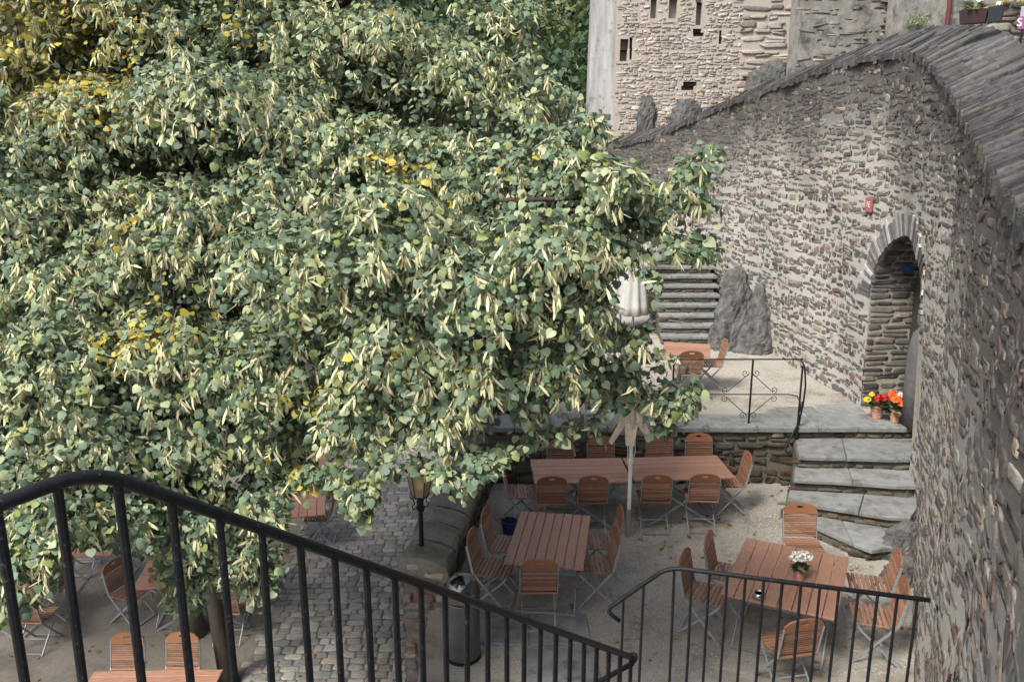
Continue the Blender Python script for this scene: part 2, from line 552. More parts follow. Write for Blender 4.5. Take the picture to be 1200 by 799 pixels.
great_wall = empty('rubble_wall', (5.3, 12, 0), 0, 'tall curving rubble stone wall with an arched doorway and slate coping', 'wall')
STAIN_Z = 1.15
def stain(s, z, tz):
    below = tz - z
    f = np.clip(1.45 - below / (1.35 + .6 * noise1(s * 1.2, 3)), 0, 1)
    near = np.clip((s - s_at(9.5)) / 5.0, 0, 1)
    streak = np.clip(noise1(s * 5, 7) * .5 + .25 * noise1(s * 17, 1), 0, 1) * np.clip(1 - below / 3.2, 0, 1)
    return np.clip(np.maximum(f, streak * .8) + near * .30 * np.clip(1.3 - below / 2.4, 0, 1), 0, 1)

def wall_panel(sarr, zlow, nz=70):
    """mortar face as a fine grid"""
    tz = Wq(sarr)[3]
    v = np.linspace(0, 1, nz)
    S = np.repeat(sarr[:, None], nz, 1)
    Zz = zlow[:, None] + (tz - zlow)[:, None] * v[None]
    d = rng.normal(0, .004, S.shape)
    P = Wmap(S, Zz, d)
    st = stain(S, Zz, tz[:, None])[..., None]
    base = np.array((.425, .412, .392)) * (1 + .06 * noise1(S * 3 + Zz * 2, 5)[..., None])
    dark = np.array((.075, .071, .068))
    col = base * (1 - st * .9) + dark * st * .9
    n = len(sarr)
    idx = np.arange(n * nz).reshape(n, nz)
    F = np.stack([idx[:-1, :-1], idx[1:, :-1], idx[1:, 1:], idx[:-1, 1:]], -1).reshape(-1, 4)
    return P.reshape(-1, 3), F, col.reshape(-1, 3)
Vs, Fs, Cs, off = [], [], [], 0
s1 = np.concatenate([np.linspace(0, SA, 150)])
s2 = AC - AH * np.cos(np.linspace(0, np.pi, 25))
s2[0] = SA; s2[-1] = SB
s3 = np.linspace(SB, WS[-1], 170)
z2 = ASP + ARI * np.sqrt(np.clip(1 - ((s2 - AC) / AH) ** 2, 0, 1))
for s_, zl in ((s1, np.full(len(s1), ZB)), (s2, z2), (s3, np.full(len(s3), ZB))):
    P, F, c = wall_panel(s_, zl)
    Vs.append(P); Fs.append(F + off); Cs.append(c); off += len(P)
# the body behind: sloping top and back face
sb_ = np.linspace(0, WS[-1], 160)
bx, by, tx, tz, nx, ny = Wq(sb_)
CW, CR = .72, .38
Pf = np.stack([tx, by, tz], 1)
Pt = np.stack([tx - nx * CW, by - ny * CW, tz + CR], 1)
Pd = np.stack([tx - nx * CW, by - ny * CW, np.full_like(tz, ZB)], 1)
P = np.concatenate([Pf, Pt, Pd]); n = len(sb_)
i = np.arange(n - 1)
F = np.concatenate([np.stack([i, i + 1, n + i + 1, n + i], 1), np.stack([n + i, n + i + 1, 2 * n + i + 1, 2 * n + i], 1)])
Vs.append(P); Fs.append(F + off); Cs.append(np.full((len(P), 3), .12)); off += len(P)
# end cap at the far end
e = np.concatenate([Wmap(np.zeros(2), np.array([ZB, tz[0]]), np.zeros(2)), Pt[:1], Pd[:1]])
Vs.append(e); Fs.append(np.array([[0, 1, 2, 3]]) + off); Cs.append(np.full((4, 3), .2)); off += 4
me = fast_mesh('wall_body', np.concatenate(Vs), np.concatenate(Fs), np.concatenate(Cs))
link('wall_body', me, MAT['mortar'], great_wall, True)

cu, cz, w, h = course(.15, s_at(1.2), .0, 6.9, (.052, .132), (.075, .29), (.008, .030), .035, .20)
tzs = Wq(cu)[3]
ins = (np.abs(cu - AC) < AH + w / 2 + .02) & (cz < ASP)
oz = ((cu - AC) / (AH + .40 + w * .3)) ** 2 + ((cz - ASP) / (ARI + .42)) ** 2 < 1
ok = (cz < tzs - h / 2 - .03) & ~ins & ~(oz & (cz >= ASP - .05)) & (rng.random(len(cu)) > .05)
zlow_vis = np.where(Wq(cu)[1] > 12.6, .9, -.1)
ok &= cz > zlow_vis
cu, cz, w, h = cu[ok], cz[ok], w[ok], h[ok]
nearf = np.clip((Wq(cu)[1] - 1.0) / 9.0, .8, 1)[:, None, None]
Wflat = lambda u, z, d: Wmap(u, z, np.where(d > 0, d * nearf[..., 0], d))
h = h * rng.uniform(.80, 1.18, len(h))
P, col = stone_verts(cu, cz, w, h, Wflat, (.001, .0085), .25, .10, relief=.32)
col = col * .86 + np.array((.15, .142, .132)) * .13
nb_ = .3 * (1 - nearf[:, 0, :]); col = col * (1 - nb_) + np.array((.15, .145, .138)) * nb_
st = stain(cu, cz, Wq(cu)[3])[:, None]
lich = np.where(rng.random(len(cu)) < .22, 1.9, 1.0)[:, None]
col = np.clip(col * (1 - .52 * st) * np.where(st > .4, lich, 1.0) + .015 * st, .015, .6)
emit_stones(P, col, 'stone', 'rubble_stones', great_wall, MAT['stone'], 300, facing=np.where(Wq(cu)[1] > 2.2, 1, 0))

# voussoirs round the arch: thin slates on edge
nv = 52
for k in range(nv):
    a0 = math.pi * (k + .1) / nv; a1 = math.pi * (k + random.uniform(.8, .96)) / nv
    ln = random.uniform(.26, .42)
    pr = random.uniform(.012, .035)
    uu, zz = [], []
    for a, e in ((a0, 0), (a1, 0), (a1, ln), (a0, ln)):
        uu.append(AC - (AH + e) * math.cos(a)); zz.append(ASP + (ARI + e) * math.sin(a))
    uu, zz = np.array(uu * 2), np.array(zz * 2)
    dd = np.array([-.25] * 4 + [pr] * 4)
    if random.random() < .3: zz[4:] += 0.0
    Pv = Wmap(uu, zz, dd)
    mb = MB(); g = random.choice([.10, .14, .20, .30, .38, .16, .12]) * random.uniform(.8, 1.15)
    mb.col = (g, g * .97, g * 1.0)
    mb.hexa([tuple(p) for p in Pv])
    mb.build('voussoir', MAT['stone'], great_wall, True)

# reveal: far jamb, soffit, near jamb and the back of the passage
DEP = 1.3
def reveal_pt(s, z, d):
    return Wmap(np.atleast_1d(float(s)), np.atleast_1d(float(z)), np.atleast_1d(float(d)))[0]
Vs, Fs = [], []
prof = [(SA, ZB)] + [(AC - AH * math.cos(t), ASP + ARI * math.sin(t)) for t in np.linspace(0, math.pi, 25)] + [(SB, ZB)]
pn = np.array([Wq(np.array([AC]))[4][0], Wq(np.array([AC]))[5][0], 0])
dirn = -pn
Vs = []
for (s, z) in prof:
    p0 = reveal_pt(s, z, 0.0)
    Vs += [p0, p0 + dirn * DEP]
Fs = [(2 * i, 2 * i + 1, 2 * i + 3, 2 * i + 2) for i in range(len(prof) - 1)]
back = [2 * i + 1 for i in range(len(prof))]
mb = MB(); mb.col = (.33, .31, .28)
mb.add(Vs, Fs)
mb.add([Vs[i] for i in back], [tuple(range(len(back)))])
mb.build('passage', MAT['mortar'], great_wall, True)
jn = np.cross(dirn, (0, 0, 1)); jn = jn if jn[1] < 0 else -jn
_arc = np.linspace(0, math.pi * .8, 60)
_ps = np.concatenate([[SA, SA], AC - AH * np.cos(_arc[1:])]); _pz = np.concatenate([[0, ASP], ASP + ARI * np.sin(_arc[1:])])
_pl = np.concatenate([[0], np.cumsum(np.hypot(np.diff(_ps), np.diff(_pz)))])
def Fj(u, v, d):
    s_, z_ = np.interp(v, _pl, _ps), np.interp(v, _pl, _pz)
    s2_, z2_ = np.interp(v + .02, _pl, _ps), np.interp(v + .02, _pl, _pz)
    tz_, ts_ = z2_ - z_, s2_ - s_
    ln_ = np.maximum(np.hypot(tz_, ts_), 1e-6); tz_, ts_ = tz_ / ln_, ts_ / ln_
    base = Wmap(s_, z_, 0 * s_)
    return base + u[..., None] * dirn + d[..., None] * (tz_[..., None] * jn - ts_[..., None] * np.array((0, 0, 1.)))
cu, cz, w, h = course(-.02, DEP - .05, .98, _pl[-1] - .1, (.07, .15), (.2, .6), (.016, .04), .006)
cu, cz, w, h = trim(cu, cz, w, h, .0, DEP - .02)
PALJ = np.array([(.10, .072, .068), (.095, .09, .09), (.075, .073, .076), (.15, .14, .128), (.11, .105, .10), (.19, .175, .155)])
P, col = stone_verts(cu, cz, w, h, Fj, (.006, .022), .13, .03, PALJ, relief=.4)
f1 = stone_faces(1)
for i in range(len(P)):
    link('jamb_stone', fast_mesh('jamb_stone', P[i], f1, np.repeat(col[i:i + 1], 25, 0)), MAT['stone'], great_wall, True)
mb = MB(); mb.col = (.10, .103, .112)
q = U(1083, 400, y=12.2)
mb.lathe([(.26, .9), (.27, 1.6), (.26, 2.1), (.2, 2.4), (.1, 2.52), (.01, 2.56)], (q.x + .10, q.y + .1, 0), 20, lambda t, z: .06 * math.sin(3 * t + z * 2))
mb.build('plaster_pier', MAT['stone'], great_wall, True, smooth=True)
q = U(1052, 291, y=12.6)
mb = MB(); mb.col = (.02, .07, .22)
pq = Fj(np.array([.5]), np.array([3.3]), np.array([.06]))[0]
mb.box(tuple(pq), (.16, .02, .10))
tag(mb.build('wall_sign', MAT['plain']), 'small blue sign high inside the arched doorway', 'sign')

# slate coping: slabs on edge across the wall head
s = .05
k = 0
SE = s_at(1.6)
while s < SE and k < 299:
    yy = float(Wq(np.array([s]))[1][0])
    wd = random.uniform(.05, .10) if yy < 13 else random.uniform(.10, .16)
    if yy < 7: wd *= 1.15
    q0 = [float(a[0]) for a in Wq(np.array([s]))]
    q1 = [float(a[0]) for a in Wq(np.array([s + wd - (.004 + .012 * random.random())]))]
    lift = random.gauss(0, .006); lin = random.uniform(.03, .065); lout = random.uniform(-.03, .05)
    rise2 = random.gauss(0, .012)
    pts = []
    for q in (q0, q1):
        ix, iy = q[2] + q[4] * lin, q[1] + q[5] * lin
        ox, oy = q[2] - q[4] * (CW + lout), q[1] - q[5] * (CW + lout)
        zi, zo = q[3] + .0 + lift, q[3] + CR + lift + rise2
        pts.append(((ix, iy, zi), (ox, oy, zo)))
    th = .10
    (a, b), (c, d) = [[np.array(p) for p in e] for e in pts]
    mb = MB(); g = random.uniform(.032, .085)
    mb.col = (g * random.uniform(.97, 1.06), g * .98, g * random.uniform(1.0, 1.08))
    if 6.5 < yy < 9.6 and random.random() < .06:
        mb.col = (.075, .072, .035)
    brk = sorted(random.uniform(.12, .9) for _ in range(random.choice([1, 2, 2, 3])))
    ts, hs_l, cs_l = [], [], []
    prev = 0
    for e_ in brk + [1.0]:
        hh_ = random.gauss(0, .017); f_ = random.uniform(.7, 1.35)
        ts += [prev, (prev + e_) / 2, e_]; hs_l += [hh_, hh_ + random.gauss(0, .005), hh_ + random.gauss(0, .006)]; cs_l += [f_] * 3
        prev = e_ + .006
    vs, fs = [], []
    cc0 = mb.col; ccs = []
    for q_, t in enumerate(ts):
        hstep = hs_l[q_]
        ccs += [tuple(x_ * cs_l[q_] for x_ in cc0)] * 4
        lj = random.gauss(0, .006)
        e0 = a + (b - a) * t; e1 = c + (d - c) * t
        dv_ = (c - a) / max(np.linalg.norm(c - a), 1e-4)
        e0 = e0 + dv_ * lj + np.array((0, 0, hstep)); e1 = e1 + dv_ * (lj + random.gauss(0, .004)) + np.array((0, 0, hstep + random.gauss(0, .005)))
        vs += [tuple(e0 - (0, 0, th)), tuple(e0), tuple(e1), tuple(e1 - (0, 0, th))]
    for q_ in range(len(ts) - 1):
        i0, i1 = 4 * q_, 4 * q_ + 4
        for j_ in range(4):
            j2 = (j_ + 1) % 4
            fs.append((i0 + j_, i0 + j2, i1 + j2, i1 + j_))
    fs += [(3, 2, 1, 0), tuple(4 * (len(ts) - 1) + j_ for j_ in range(4))]
    mb.add(vs, fs); mb.c = ccs
    mb.build('coping_slate', MAT['slate'], great_wall, True)
    s += wd; k += 1

# number plaque beside the arch
def text_mesh(txt, size, depth=.002):
    cu_ = bpy.data.curves.new('lettering', 'FONT')
    cu_.body = txt; cu_.size = size; cu_.extrude = depth; cu_.align_x = 'CENTER'; cu_.align_y = 'CENTER'
    o = bpy.data.objects.new('lettering', cu_)
    COL.objects.link(o)
    bpy.context.view_layer.update()
    me = bpy.data.meshes.new_from_object(o.evaluated_get(bpy.context.evaluated_depsgraph_get()))
    bpy.data.objects.remove(o)
    a = me.attributes.new('col', 'FLOAT_COLOR', 'POINT')
    a.data.foreach_set('color', [1.0] * (4 * len(me.vertices)))
    me.materials.clear()
    return me
def plaque(name, s, z, wd, hg, bgc, txt, tsize, tcol, label, rim=None):
    p = Wmap(np.array([s]), np.array([z]), np.array([.035]))[0]
    q = [float(a[0]) for a in Wq(np.array([s]))]
    nrm = Vector((q[4], q[5], 0))
    rz = math.atan2(nrm.y, nrm.x) + math.pi / 2
    root = empty(name, p, rz, label, 'sign')
    mb = MB(); mb.col = bgc; mb.box((0, 0, 0), (wd, .016, hg), bev=.004); mb.build('plate', MAT['plain'], root)
    if rim:
        mb = MB(); mb.col = rim; mb.box((0, -.0095, 0), (wd * .8, .003, hg * .62)); mb.build('panel', MAT['plain'], root)
    me = text_mesh(txt, tsize)
    for at in me.attributes:
        if at.name == 'col':
            at.data.foreach_set('color', list((*tcol, 1)) * len(me.vertices))
    t = link('lettering', me, MAT['plain'], root)
    t.rotation_euler = (R(90), 0, 0); t.location = (0, -.0135, -.0)
    return root
sg = s_at(13.35)
for yy in np.linspace(14.5, 12.9, 60):
    pp = Wmap(np.array([s_at(yy)]), np.array([4.13]), np.array([.03]))[0]
    if project(pp)[0] >= 1017:
        sg = s_at(yy); break
plaque('wall_plaque', sg, float(U(1017, 240, y=float(pp[1])).z), .21, .23, (.34, .10, .11), '1E', .13, (.7, .66, .66), 'small red plaque with white characters beside the arch')

# ------------------------------------------------------------------ terrace edge, steps
terrace_wall = empty('terrace_wall', (2, TE, 0), 0, 'low dark rubble wall holding the raised terrace, edged with flagstones', 'wall')
x0, x1 = -.42, U(938, 503, z=TERR).x
mb = MB(); mb.col = (.15, .14, .115)
mb.box(((x0 + 6.2) / 2, TE + .14, (TERR - .07 + YARD) / 2), (6.2 - x0, .2, TERR - .07 - YARD))
mb.build('wall_body', MAT['mortar'], terrace_wall, True)
Ft = plane_map((x0, TE + .04, 0), (1, 0, 0), (0, -1, 0))
cu, cz, w, h = course(.05, x1 - x0, 0.0, TERR - .1, (.07, .17), (.15, .5), (.02, .045))
PALM = PAL * np.array((.55, .55, .47))
P, col = stone_verts(cu, cz, w, h, Ft, (.008, .045), .18, pal=PALM)
emit_stones(P, col, 'stone', 'rubble_stones', terrace_wall, MAT['stone'], 220)

def slab(mb, poly, z0, z1, bev=.012):
    """irregular flat slab from an xy polygon (counter-clockwise)"""
    n = len(poly)
    c = Vector((sum(p[0] for p in poly) / n, sum(p[1] for p in poly) / n))
    ins_ = []
    for p in poly:
        d = Vector((p[0], p[1])) - c
        k = max(0, 1 - bev / max(d.length, .01))
        ins_.append(c + d * k)
    vs = [(p[0], p[1], z0) for p in poly] + [(p[0], p[1], z1 - bev) for p in poly] + [(p[0], p[1], z1) for p in ins_]
    fs = [tuple(range(n - 1, -1, -1)), tuple(range(2 * n, 3 * n))]
    for k in range(n):
        k2 = (k + 1) % n
        fs += [(k, k2, n + k2, n + k), (n + k, n + k2, 2 * n + k2, 2 * n + k)]
    mb.add(vs, fs)

# edging flagstones along the terrace lip
xr = U(1064, 503, z=TERR).x + .35
x = x0 - .1
yb = TE + .58
while x < xr:
    wd = random.uniform(.45, .95)
    xe = min(x + wd, xr)
    j = lambda a: random.uniform(-a, a)
    b = random.uniform(.0, .12)
    poly = [(x + .008, TE - .03 + j(.012)), ((x + xe) / 2, TE - .03 + j(.02)), (xe - .008, TE - .03 + j(.012)), (xe - .008 + j(.03), yb + b), (x + .008 + j(.03), yb + b + j(.05))]
    mb = MB(); slab(mb, poly, TERR - .075, TERR + random.uniform(-.004, .006))
    mb.build('flagstone', MAT['flag'], terrace_wall, True)
    x = xe
# a second strip of flags before the doorway
for (ax, ay, bx_, by_) in ((4.3, TE + .70, 5.0, TE + 1.0), (5.0, TE + .68, 5.75, TE + 1.15)):
    mb = MB(); slab(mb, [(ax + .01, ay), (bx_ - .01, ay + .02), (bx_ - .02, by_), (ax + .03, by_ - .05)], TERR - .06, TERR + .004)
    mb.build('flagstone', MAT['flag'], terrace_wall, True)

steps = empty('stone_steps', (4.4, 12.2, 0), 0, 'short flight of worn flagstone steps curving up to the terrace', 'steps')
EDGE = [(TERR, [(936, 503), (1000, 503), (1064, 503)]),
        (.76, [(936, 534), (1000, 535), (1066, 537)]),
        (.57, [(930, 560), (1000, 564), (1066, 569)]),
        (.38, [(922, 584), (985, 595), (1056, 606)]),
        (.19, [(932, 604), (968, 621), (1018, 643), (1045, 640)])]
edges = [[U(px, py, z=z) for px, py in pts] for z, pts in EDGE]
for i in range(1, 5):
    z = EDGE[i][0]
    fr, bk = edges[i], edges[i - 1]
    def along(pts, t):
        f = t * (len(pts) - 1); a = min(int(f), len(pts) - 2)
        return pts[a].lerp(pts[a + 1], f - a)
    cuts = [0, random.uniform(.35, .65), 1]
    ext = .2
    for a, b in zip(cuts[:-1], cuts[1:]):
        g = .002
        poly = []
        for t in np.linspace(a + g * (a > 0), b - g * (b < 1), 4):
            p = along(fr, t); poly.append((p.x, p.y - .03 + random.uniform(-.012, .012)))
        for t in (b - g * (b < 1), a + g * (a > 0)):
            p = along(bk, t); poly.append((p.x, p.y + .12))
        if b == 1:
            poly[3] = (poly[3][0] + .12, poly[3][1] + .02); poly[4] = (poly[4][0] + .3, poly[4][1])
        mb = MB(); slab(mb, poly, z - .055, z + random.uniform(-.003, .003))
        mb.build('tread', MAT['flag'], steps, True)
    # the riser below: a core and its rubble stones
    mb = MB(); mb.col = (.13, .125, .105)
    pts = [along(fr, t) for t in np.linspace(0, 1, 6)] + [along(fr, 1) + Vector((.25, .1, 0))]
    bkp = [along(bk, t) + Vector((0, .2, 0)) for t in np.linspace(0, 1, 6)] + [along(bk, 1) + Vector((.35, .2, 0))]
    n = len(pts)
    zz0 = -.05
    vs = [(p.x, p.y + .03, zz0) for p in pts] + [(p.x, p.y + .03, z - .058) for p in pts] + [(p.x, p.y, z - .058) for p in bkp] + [(p.x, p.y, zz0) for p in bkp]
    fs = []
    for k in range(n - 1):
        fs += [(k, k + 1, n + k + 1, n + k), (n + k, n + k + 1, 2 * n + k + 1, 2 * n + k)]
    fs += [(0, n, 2 * n, 3 * n)]
    mb.add(vs, fs); mb.build('riser', MAT['mortar'], steps, True)
    zl = z - .19
    for k in range(n - 2):
        a, b = pts[k], pts[k + 1]
        if (b - a).length < .08: continue
        d = Vector((b.x - a.x, b.y - a.y, 0)).normalized()
        Fm = plane_map((a.x, a.y + .03, 0), d, (d.y, -d.x, 0))
        cu, cz, w, h = course(0, (b - a).length, zl, z - .07, (.05, .1), (.1, .3), (.015, .03), .004)
        okk = (cu + w / 2 < (b - a).length + .03) & (cz + h / 2 < z - .05)
        if okk.sum() == 0: continue
        P, col = stone_verts(cu[okk], cz[okk], w[okk], h[okk], Fm, (.006, .022), pal=PALM * 1.15)
        for q in range(len(P)):
            link('riser_stone', fast_mesh('riser_stone', P[q], f1, np.repeat(col[q:q + 1], 25, 0)), MAT['stone'], steps, True)

# top riser, under the terrace lip, right of the long wall
Fm = plane_map((x1, TE + .04, 0), (1, 0, 0), (0, -1, 0))
cu, cz, w, h = course(0, xr - x1, .76, TERR - .09, (.06, .1), (.12, .4), (.015, .03), .004)
P, col = stone_verts(cu, cz, w, h, Fm, (.006, .022), pal=PALM * 1.15)
for q in range(len(P)):
    link('riser_stone', fast_mesh('riser_stone', P[q], f1, np.repeat(col[q:q + 1], 25, 0)), MAT['stone'], steps, True)

# ------------------------------------------------------------------ rocks
def rock(name, spine, label, seed, rings=44, seg_=40, flat=.75):
    """spine: list of (x, y, z, radius)"""
    K = np.array(spine, float)
    t = np.linspace(0, len(K) - 1, rings)
    C = np.stack([np.interp(t, np.arange(len(K)), K[:, j]) for j in range(4)], 1)
    V = []
    rmax = K[:, 3].max()
    for i, (x, y, z, r) in enumerate(C):
        for k in range(seg_):
            a_ = 2 * math.pi * k / seg_
            p = Vector((x + r * math.cos(a_), y + r * math.sin(a_) * flat, z))
            q = Vector((p.x * 1.5 + seed * 7, p.y * 1.5, p.z * .6)) / max(rmax, .2) * .55
            f_ = mnoise.ridged_multi_fractal(q, .9, 2.1, 5, .9, 2.0) - 1.2
            g_ = mnoise.fractal(q * 3.5, .8, 2.2, 4)
            vv_ = mnoise.voronoi(q * 2.2)[0]; st_ = (q.x * .8 + q.z * 2.6 + .25 * g_) * 2.3; st_ = st_ - math.floor(st_)
            cr_ = math.sin(q.x * 9 + q.y * 7 + 1.5 * g_ + seed)
            dl = r * (.14 * f_ + .10 * g_ + .08 * (st_ - .5) - .16 * max(0, cr_ - .55) - .5 * max(0, .2 - (vv_[1] - vv_[0])))
            V.append((p.x + math.cos(a_) * dl, p.y + math.sin(a_) * dl * flat, p.z + .12 * rmax * g_))
    F = []
    for i in range(rings - 1):
        for k in range(seg_):
            k2 = (k + 1) % seg_
            F.append((i * seg_ + k, i * seg_ + k2, (i + 1) * seg_ + k2, (i + 1) * seg_ + k))
    mb = MB(); mb.add(V, F + [tuple(range((rings - 1) * seg_, rings * seg_))])
    o = mb.build(name, MAT['rock'])
    return tag(o, label, 'rock')
a = U(850, 418, z=TERR); 
rock('rock_outcrop', [(4.62, 17.1, .85, .50), (4.66, 17.2, 1.5, .43), (4.70, 17.3, 2.1, .34), (4.74, 17.4, 2.5, .24), (4.76, 17.45, 2.62, .05)], 'tall grey bedrock spur between the upper steps and the wall', 1.0)
rock('rock_outcrop', [(5.06, 16.9, .85, .62), (5.12, 17.0, 1.3, .44), (5.15, 17.1, 1.8, .27), (5.18, 17.2, 2.2, .12), (5.18, 17.2, 2.3, .03)], 'pointed grey bedrock spur leaning on the wall beside the taller spur', 3.2)
b0 = U(1032, 655, z=0)
rock('rock_outcrop', [(5.0, 9.85, -.1, .32), (5.03, 9.88, .15, .28), (5.1, 9.92, .34, .2), (5.16, 9.95, .44, .10), (5.16, 9.95, .46, .03)], 'grey bedrock lump at the wall foot below the steps', 5.0)
rock('rock_outcrop', [(4.72, 9.25, -.1, .26), (4.76, 9.27, .10, .24), (4.82, 9.3, .24, .16), (4.86, 9.3, .30, .04)], 'small grey bedrock lump at the wall foot behind the flower table', 7.0)

# ------------------------------------------------------------------ upper flight of steps on the raised terrace
up = empty('stone_steps', (3.9, 17.6, TERR), 0, 'long weathered stone steps rising beside the bedrock under the wall', 'steps')
for i in range(11):
    y0 = 17.45 + .29 * i
    z = TERR + .17 * (i + 1)
    xc = 3.88 + .02 * i
    hw = .66
    mb = MB()
    n = random.choice([2, 3])
    cuts = [xc - hw] + [xc - hw + 2 * hw * (q + 1) / n + random.uniform(-.12, .12) for q in range(n - 1)] + [xc + hw + .1]
    for a_, b_ in zip(cuts[:-1], cuts[1:]):
        mb = MB(); slab(mb, [(a_ + .006, y0 - .03 + random.uniform(-.015, .015)), (b_ - .006, y0 - .03 + random.uniform(-.015, .015)), (b_ - .006, y0 + .33), (a_ + .006, y0 + .33)], z - .06, z + random.uniform(-.006, .006))
        mb.build('tread', MAT['flag'], up, True)
    mb = MB(); mb.col = (.12, .115, .10)
    mb.box((xc, y0 + .16, (z - .063 + TERR - .1) / 2), (2 * hw - .02, .3, z - .063 - TERR + .1))
    mb.build('riser', MAT['mortar'], up, True)
    Fm = plane_map((xc - hw, y0 + .008, 0), (1, 0, 0), (0, -1, 0))
    cu, cz, w, h = course(0.02, 2 * hw - .1, z - .168, z - .07, (.045, .08), (.15, .45), (.012, .025), .003)
    okk = (cz + h / 2 < z - .055) & (cu + w / 2 < 2 * hw)
    P, col = stone_verts(cu[okk], cz[okk], w[okk], h[okk], Fm, (.006, .03), pal=PALM * 1.2)
    link('riser_stones', fast_mesh('riser_stones', P.reshape(-1, 3), stone_faces(len(P)), np.repeat(col, 25, 0)), MAT['stone'], up, True, 'stuff')

# ------------------------------------------------------------------ low wall between lane and terrace
low = empty('low_wall', (-.75, 10.8, 0), 0, 'low mossy stone wall between cobbled lane and dining terrace', 'wall')
d = (WL1 - WL0).normalized(); nl = Vector((-d.y, d.x, 0))       # nl points to the lane (left)
HW, LT = .24, .66
Ll = (WL1 - WL0).length
mb = MB(); mb.col = (.15, .14, .115)
c = [WL0 + nl * HW, WL0 - nl * HW, WL1 - nl * HW, WL1 + nl * HW]
mb.hexa([(p.x, p.y, YARD - .1) for p in c] + [(p.x, p.y, LT - .1) for p in c])
mb.build('wall_body', MAT['mortar'], low, True)
for (org, dv, nv_, ln, zl, pal_) in ((WL0 - nl * HW, d, -nl, Ll, 0.0, PALM), (WL0 + nl * HW, d, nl, Ll, YARD, PALM * 1.2), (WL0 + nl * HW, -nl, -d, 2 * HW, YARD, PAL * 1.25)):
    Fm = plane_map(org, dv, nv_)
    cu, cz, w, h = course(.0, ln, zl, LT - .16, (.08, .18), (.16, .42), (.018, .04), .008)
    cu, cz, w, h = trim(cu, cz, w, h, .0, ln)
    P, col = stone_verts(cu, cz, w, h, Fm, (.008, .03), pal=pal_)
    for q in range(len(P)):
        link('stone', fast_mesh('stone', P[q], f1, np.repeat(col[q:q + 1], 25, 0)), MAT['stone'], low, True)
u = -.04
while u < Ll:
    wd = random.uniform(.38, .62)
    ue = min(u + wd, Ll)
    a_, b_ = WL0 + d * (u + .012), WL0 + d * (ue - .012)
    tl, tr = LT + random.uniform(-.02, .04), LT + random.uniform(-.16, -.10)
    mb = MB()
    g = random.uniform(.15, .25)
    sec_ = [(HW + .05, -.17), (HW + .055, -.08), (HW + .03, -.035), (.14, .02), (.0, .0), (-.12, -.03), (-HW - .01, -.08), (-HW - .045, -.13), (-HW - .05, -.20), (-HW - .03, -.28)]
    nr_ = 7
    dz_ = random.uniform(-.02, .03)
    vs = []; cs = []
    for i_ in range(nr_):
        t_ = i_ / (nr_ - 1)
        p = a_.lerp(b_, t_)
        e_ = .02 if i_ in (0, nr_ - 1) else 0
        for (o_, zz_) in sec_:
            nv_ = mnoise.fractal(Vector((p.x * 6 + o_ * 7, p.y * 6, zz_ * 7 + u)), .8, 2.1, 4) * .022
            q = p + nl * (o_ * (1 - e_) + nv_)
            vs.append((q.x, q.y, LT + zz_ - e_ * .8 + dz_ + nv_))
            m_ = max(0, min(1, .5 + 1.6 * mnoise.fractal(Vector((p.x * 3, p.y * 3, zz_ * 4 + 5)), .8, 2.1, 4)))
            cs.append((g * (1 - .32 * m_), g * (.97 - .30 * m_), g * (.92 - .42 * m_)))
    k_ = len(sec_)
    fs = [(i_ * k_ + j_, i_ * k_ + j_ + 1, (i_ + 1) * k_ + j_ + 1, (i_ + 1) * k_ + j_) for i_ in range(nr_ - 1) for j_ in range(k_ - 1)]
    fs += [tuple(range(k_)), tuple(range(nr_ * k_ - 1, (nr_ - 1) * k_ - 1, -1))]
    mb.add(vs, fs); mb.c = cs
    mb.build('capping_stone', MAT['stone'], low, True)
    u = ue

# ------------------------------------------------------------------ cobbled lane
lane = empty('cobbled_lane', (-1.8, 12, YARD), 0, 'cobbled lane of grey setts running beside the low wall', 'lane')
def lane_l(y): return -3.45 - .06 * (y - 9)
def lane_r(y):
    return -1.25 + (y - 8.62) * .127 if y < 13.2 else -.62
mb = MB(); mb.col = (.15, .143, .13)
ys = np.linspace(6.5, 22, 12)
mb.add([(lane_l(y), y, YARD + .004) for y in ys] + [(lane_r(y), y, YARD + .004) for y in ys],
       [(k, 12 + k, 12 + k + 1, k + 1) for k in range(11)])
mb.build('lane_bed', MAT['mortar'], lane, True)
cob = []
y = 6.6
while y < 21.5:
    hh = random.uniform(.13, .18)
    x = lane_l(y) + random.uniform(-.1, .06)
    while x < lane_r(y) - .05:
        ww = random.uniform(.13, .26)
        cob.append((x + ww / 2, y + hh / 2 + .04 * math.sin(x * 2.2) + random.gauss(0, .006), ww - .006, hh - .006))
        x += ww
    y += hh
cob = np.array(cob)
def Cmap(u_, z_, d_): return np.stack([u_, z_, YARD + .008 + d_], -1)
PALC = np.array([(.255, .245, .23), (.235, .226, .213), (.27, .26, .243), (.22, .212, .20), (.245, .235, .22)])
P, col = stone_verts(cob[:, 0], cob[:, 1], cob[:, 2], cob[:, 3], Cmap, (.002, .007), .09, .05, PALC, relief=.4)
emit_stones(P, col, 'cobble', 'cobbles', lane, MAT['cobble'], 300)

# flags at the foot of the stairs
flags = empty('paving', (.3, 8.2, 0), 0, 'grey flagstones set in the gravel at the foot of the stairs', 'paving')
for poly in ([(-.42, 7.95), (.18, 7.9), (.2, 8.66), (-.4, 8.62)], [(.2, 7.9), (.86, 7.95), (.84, 8.5), (.22, 8.66)], [(.1, 7.1), (.9, 7.1), (.88, 7.92), (.12, 7.88)]):
    mb = MB(); slab(mb, [(x * 1.0, y) for x, y in poly], -.03, .022); mb.build('flagstone', MAT['flag'], flags, True)

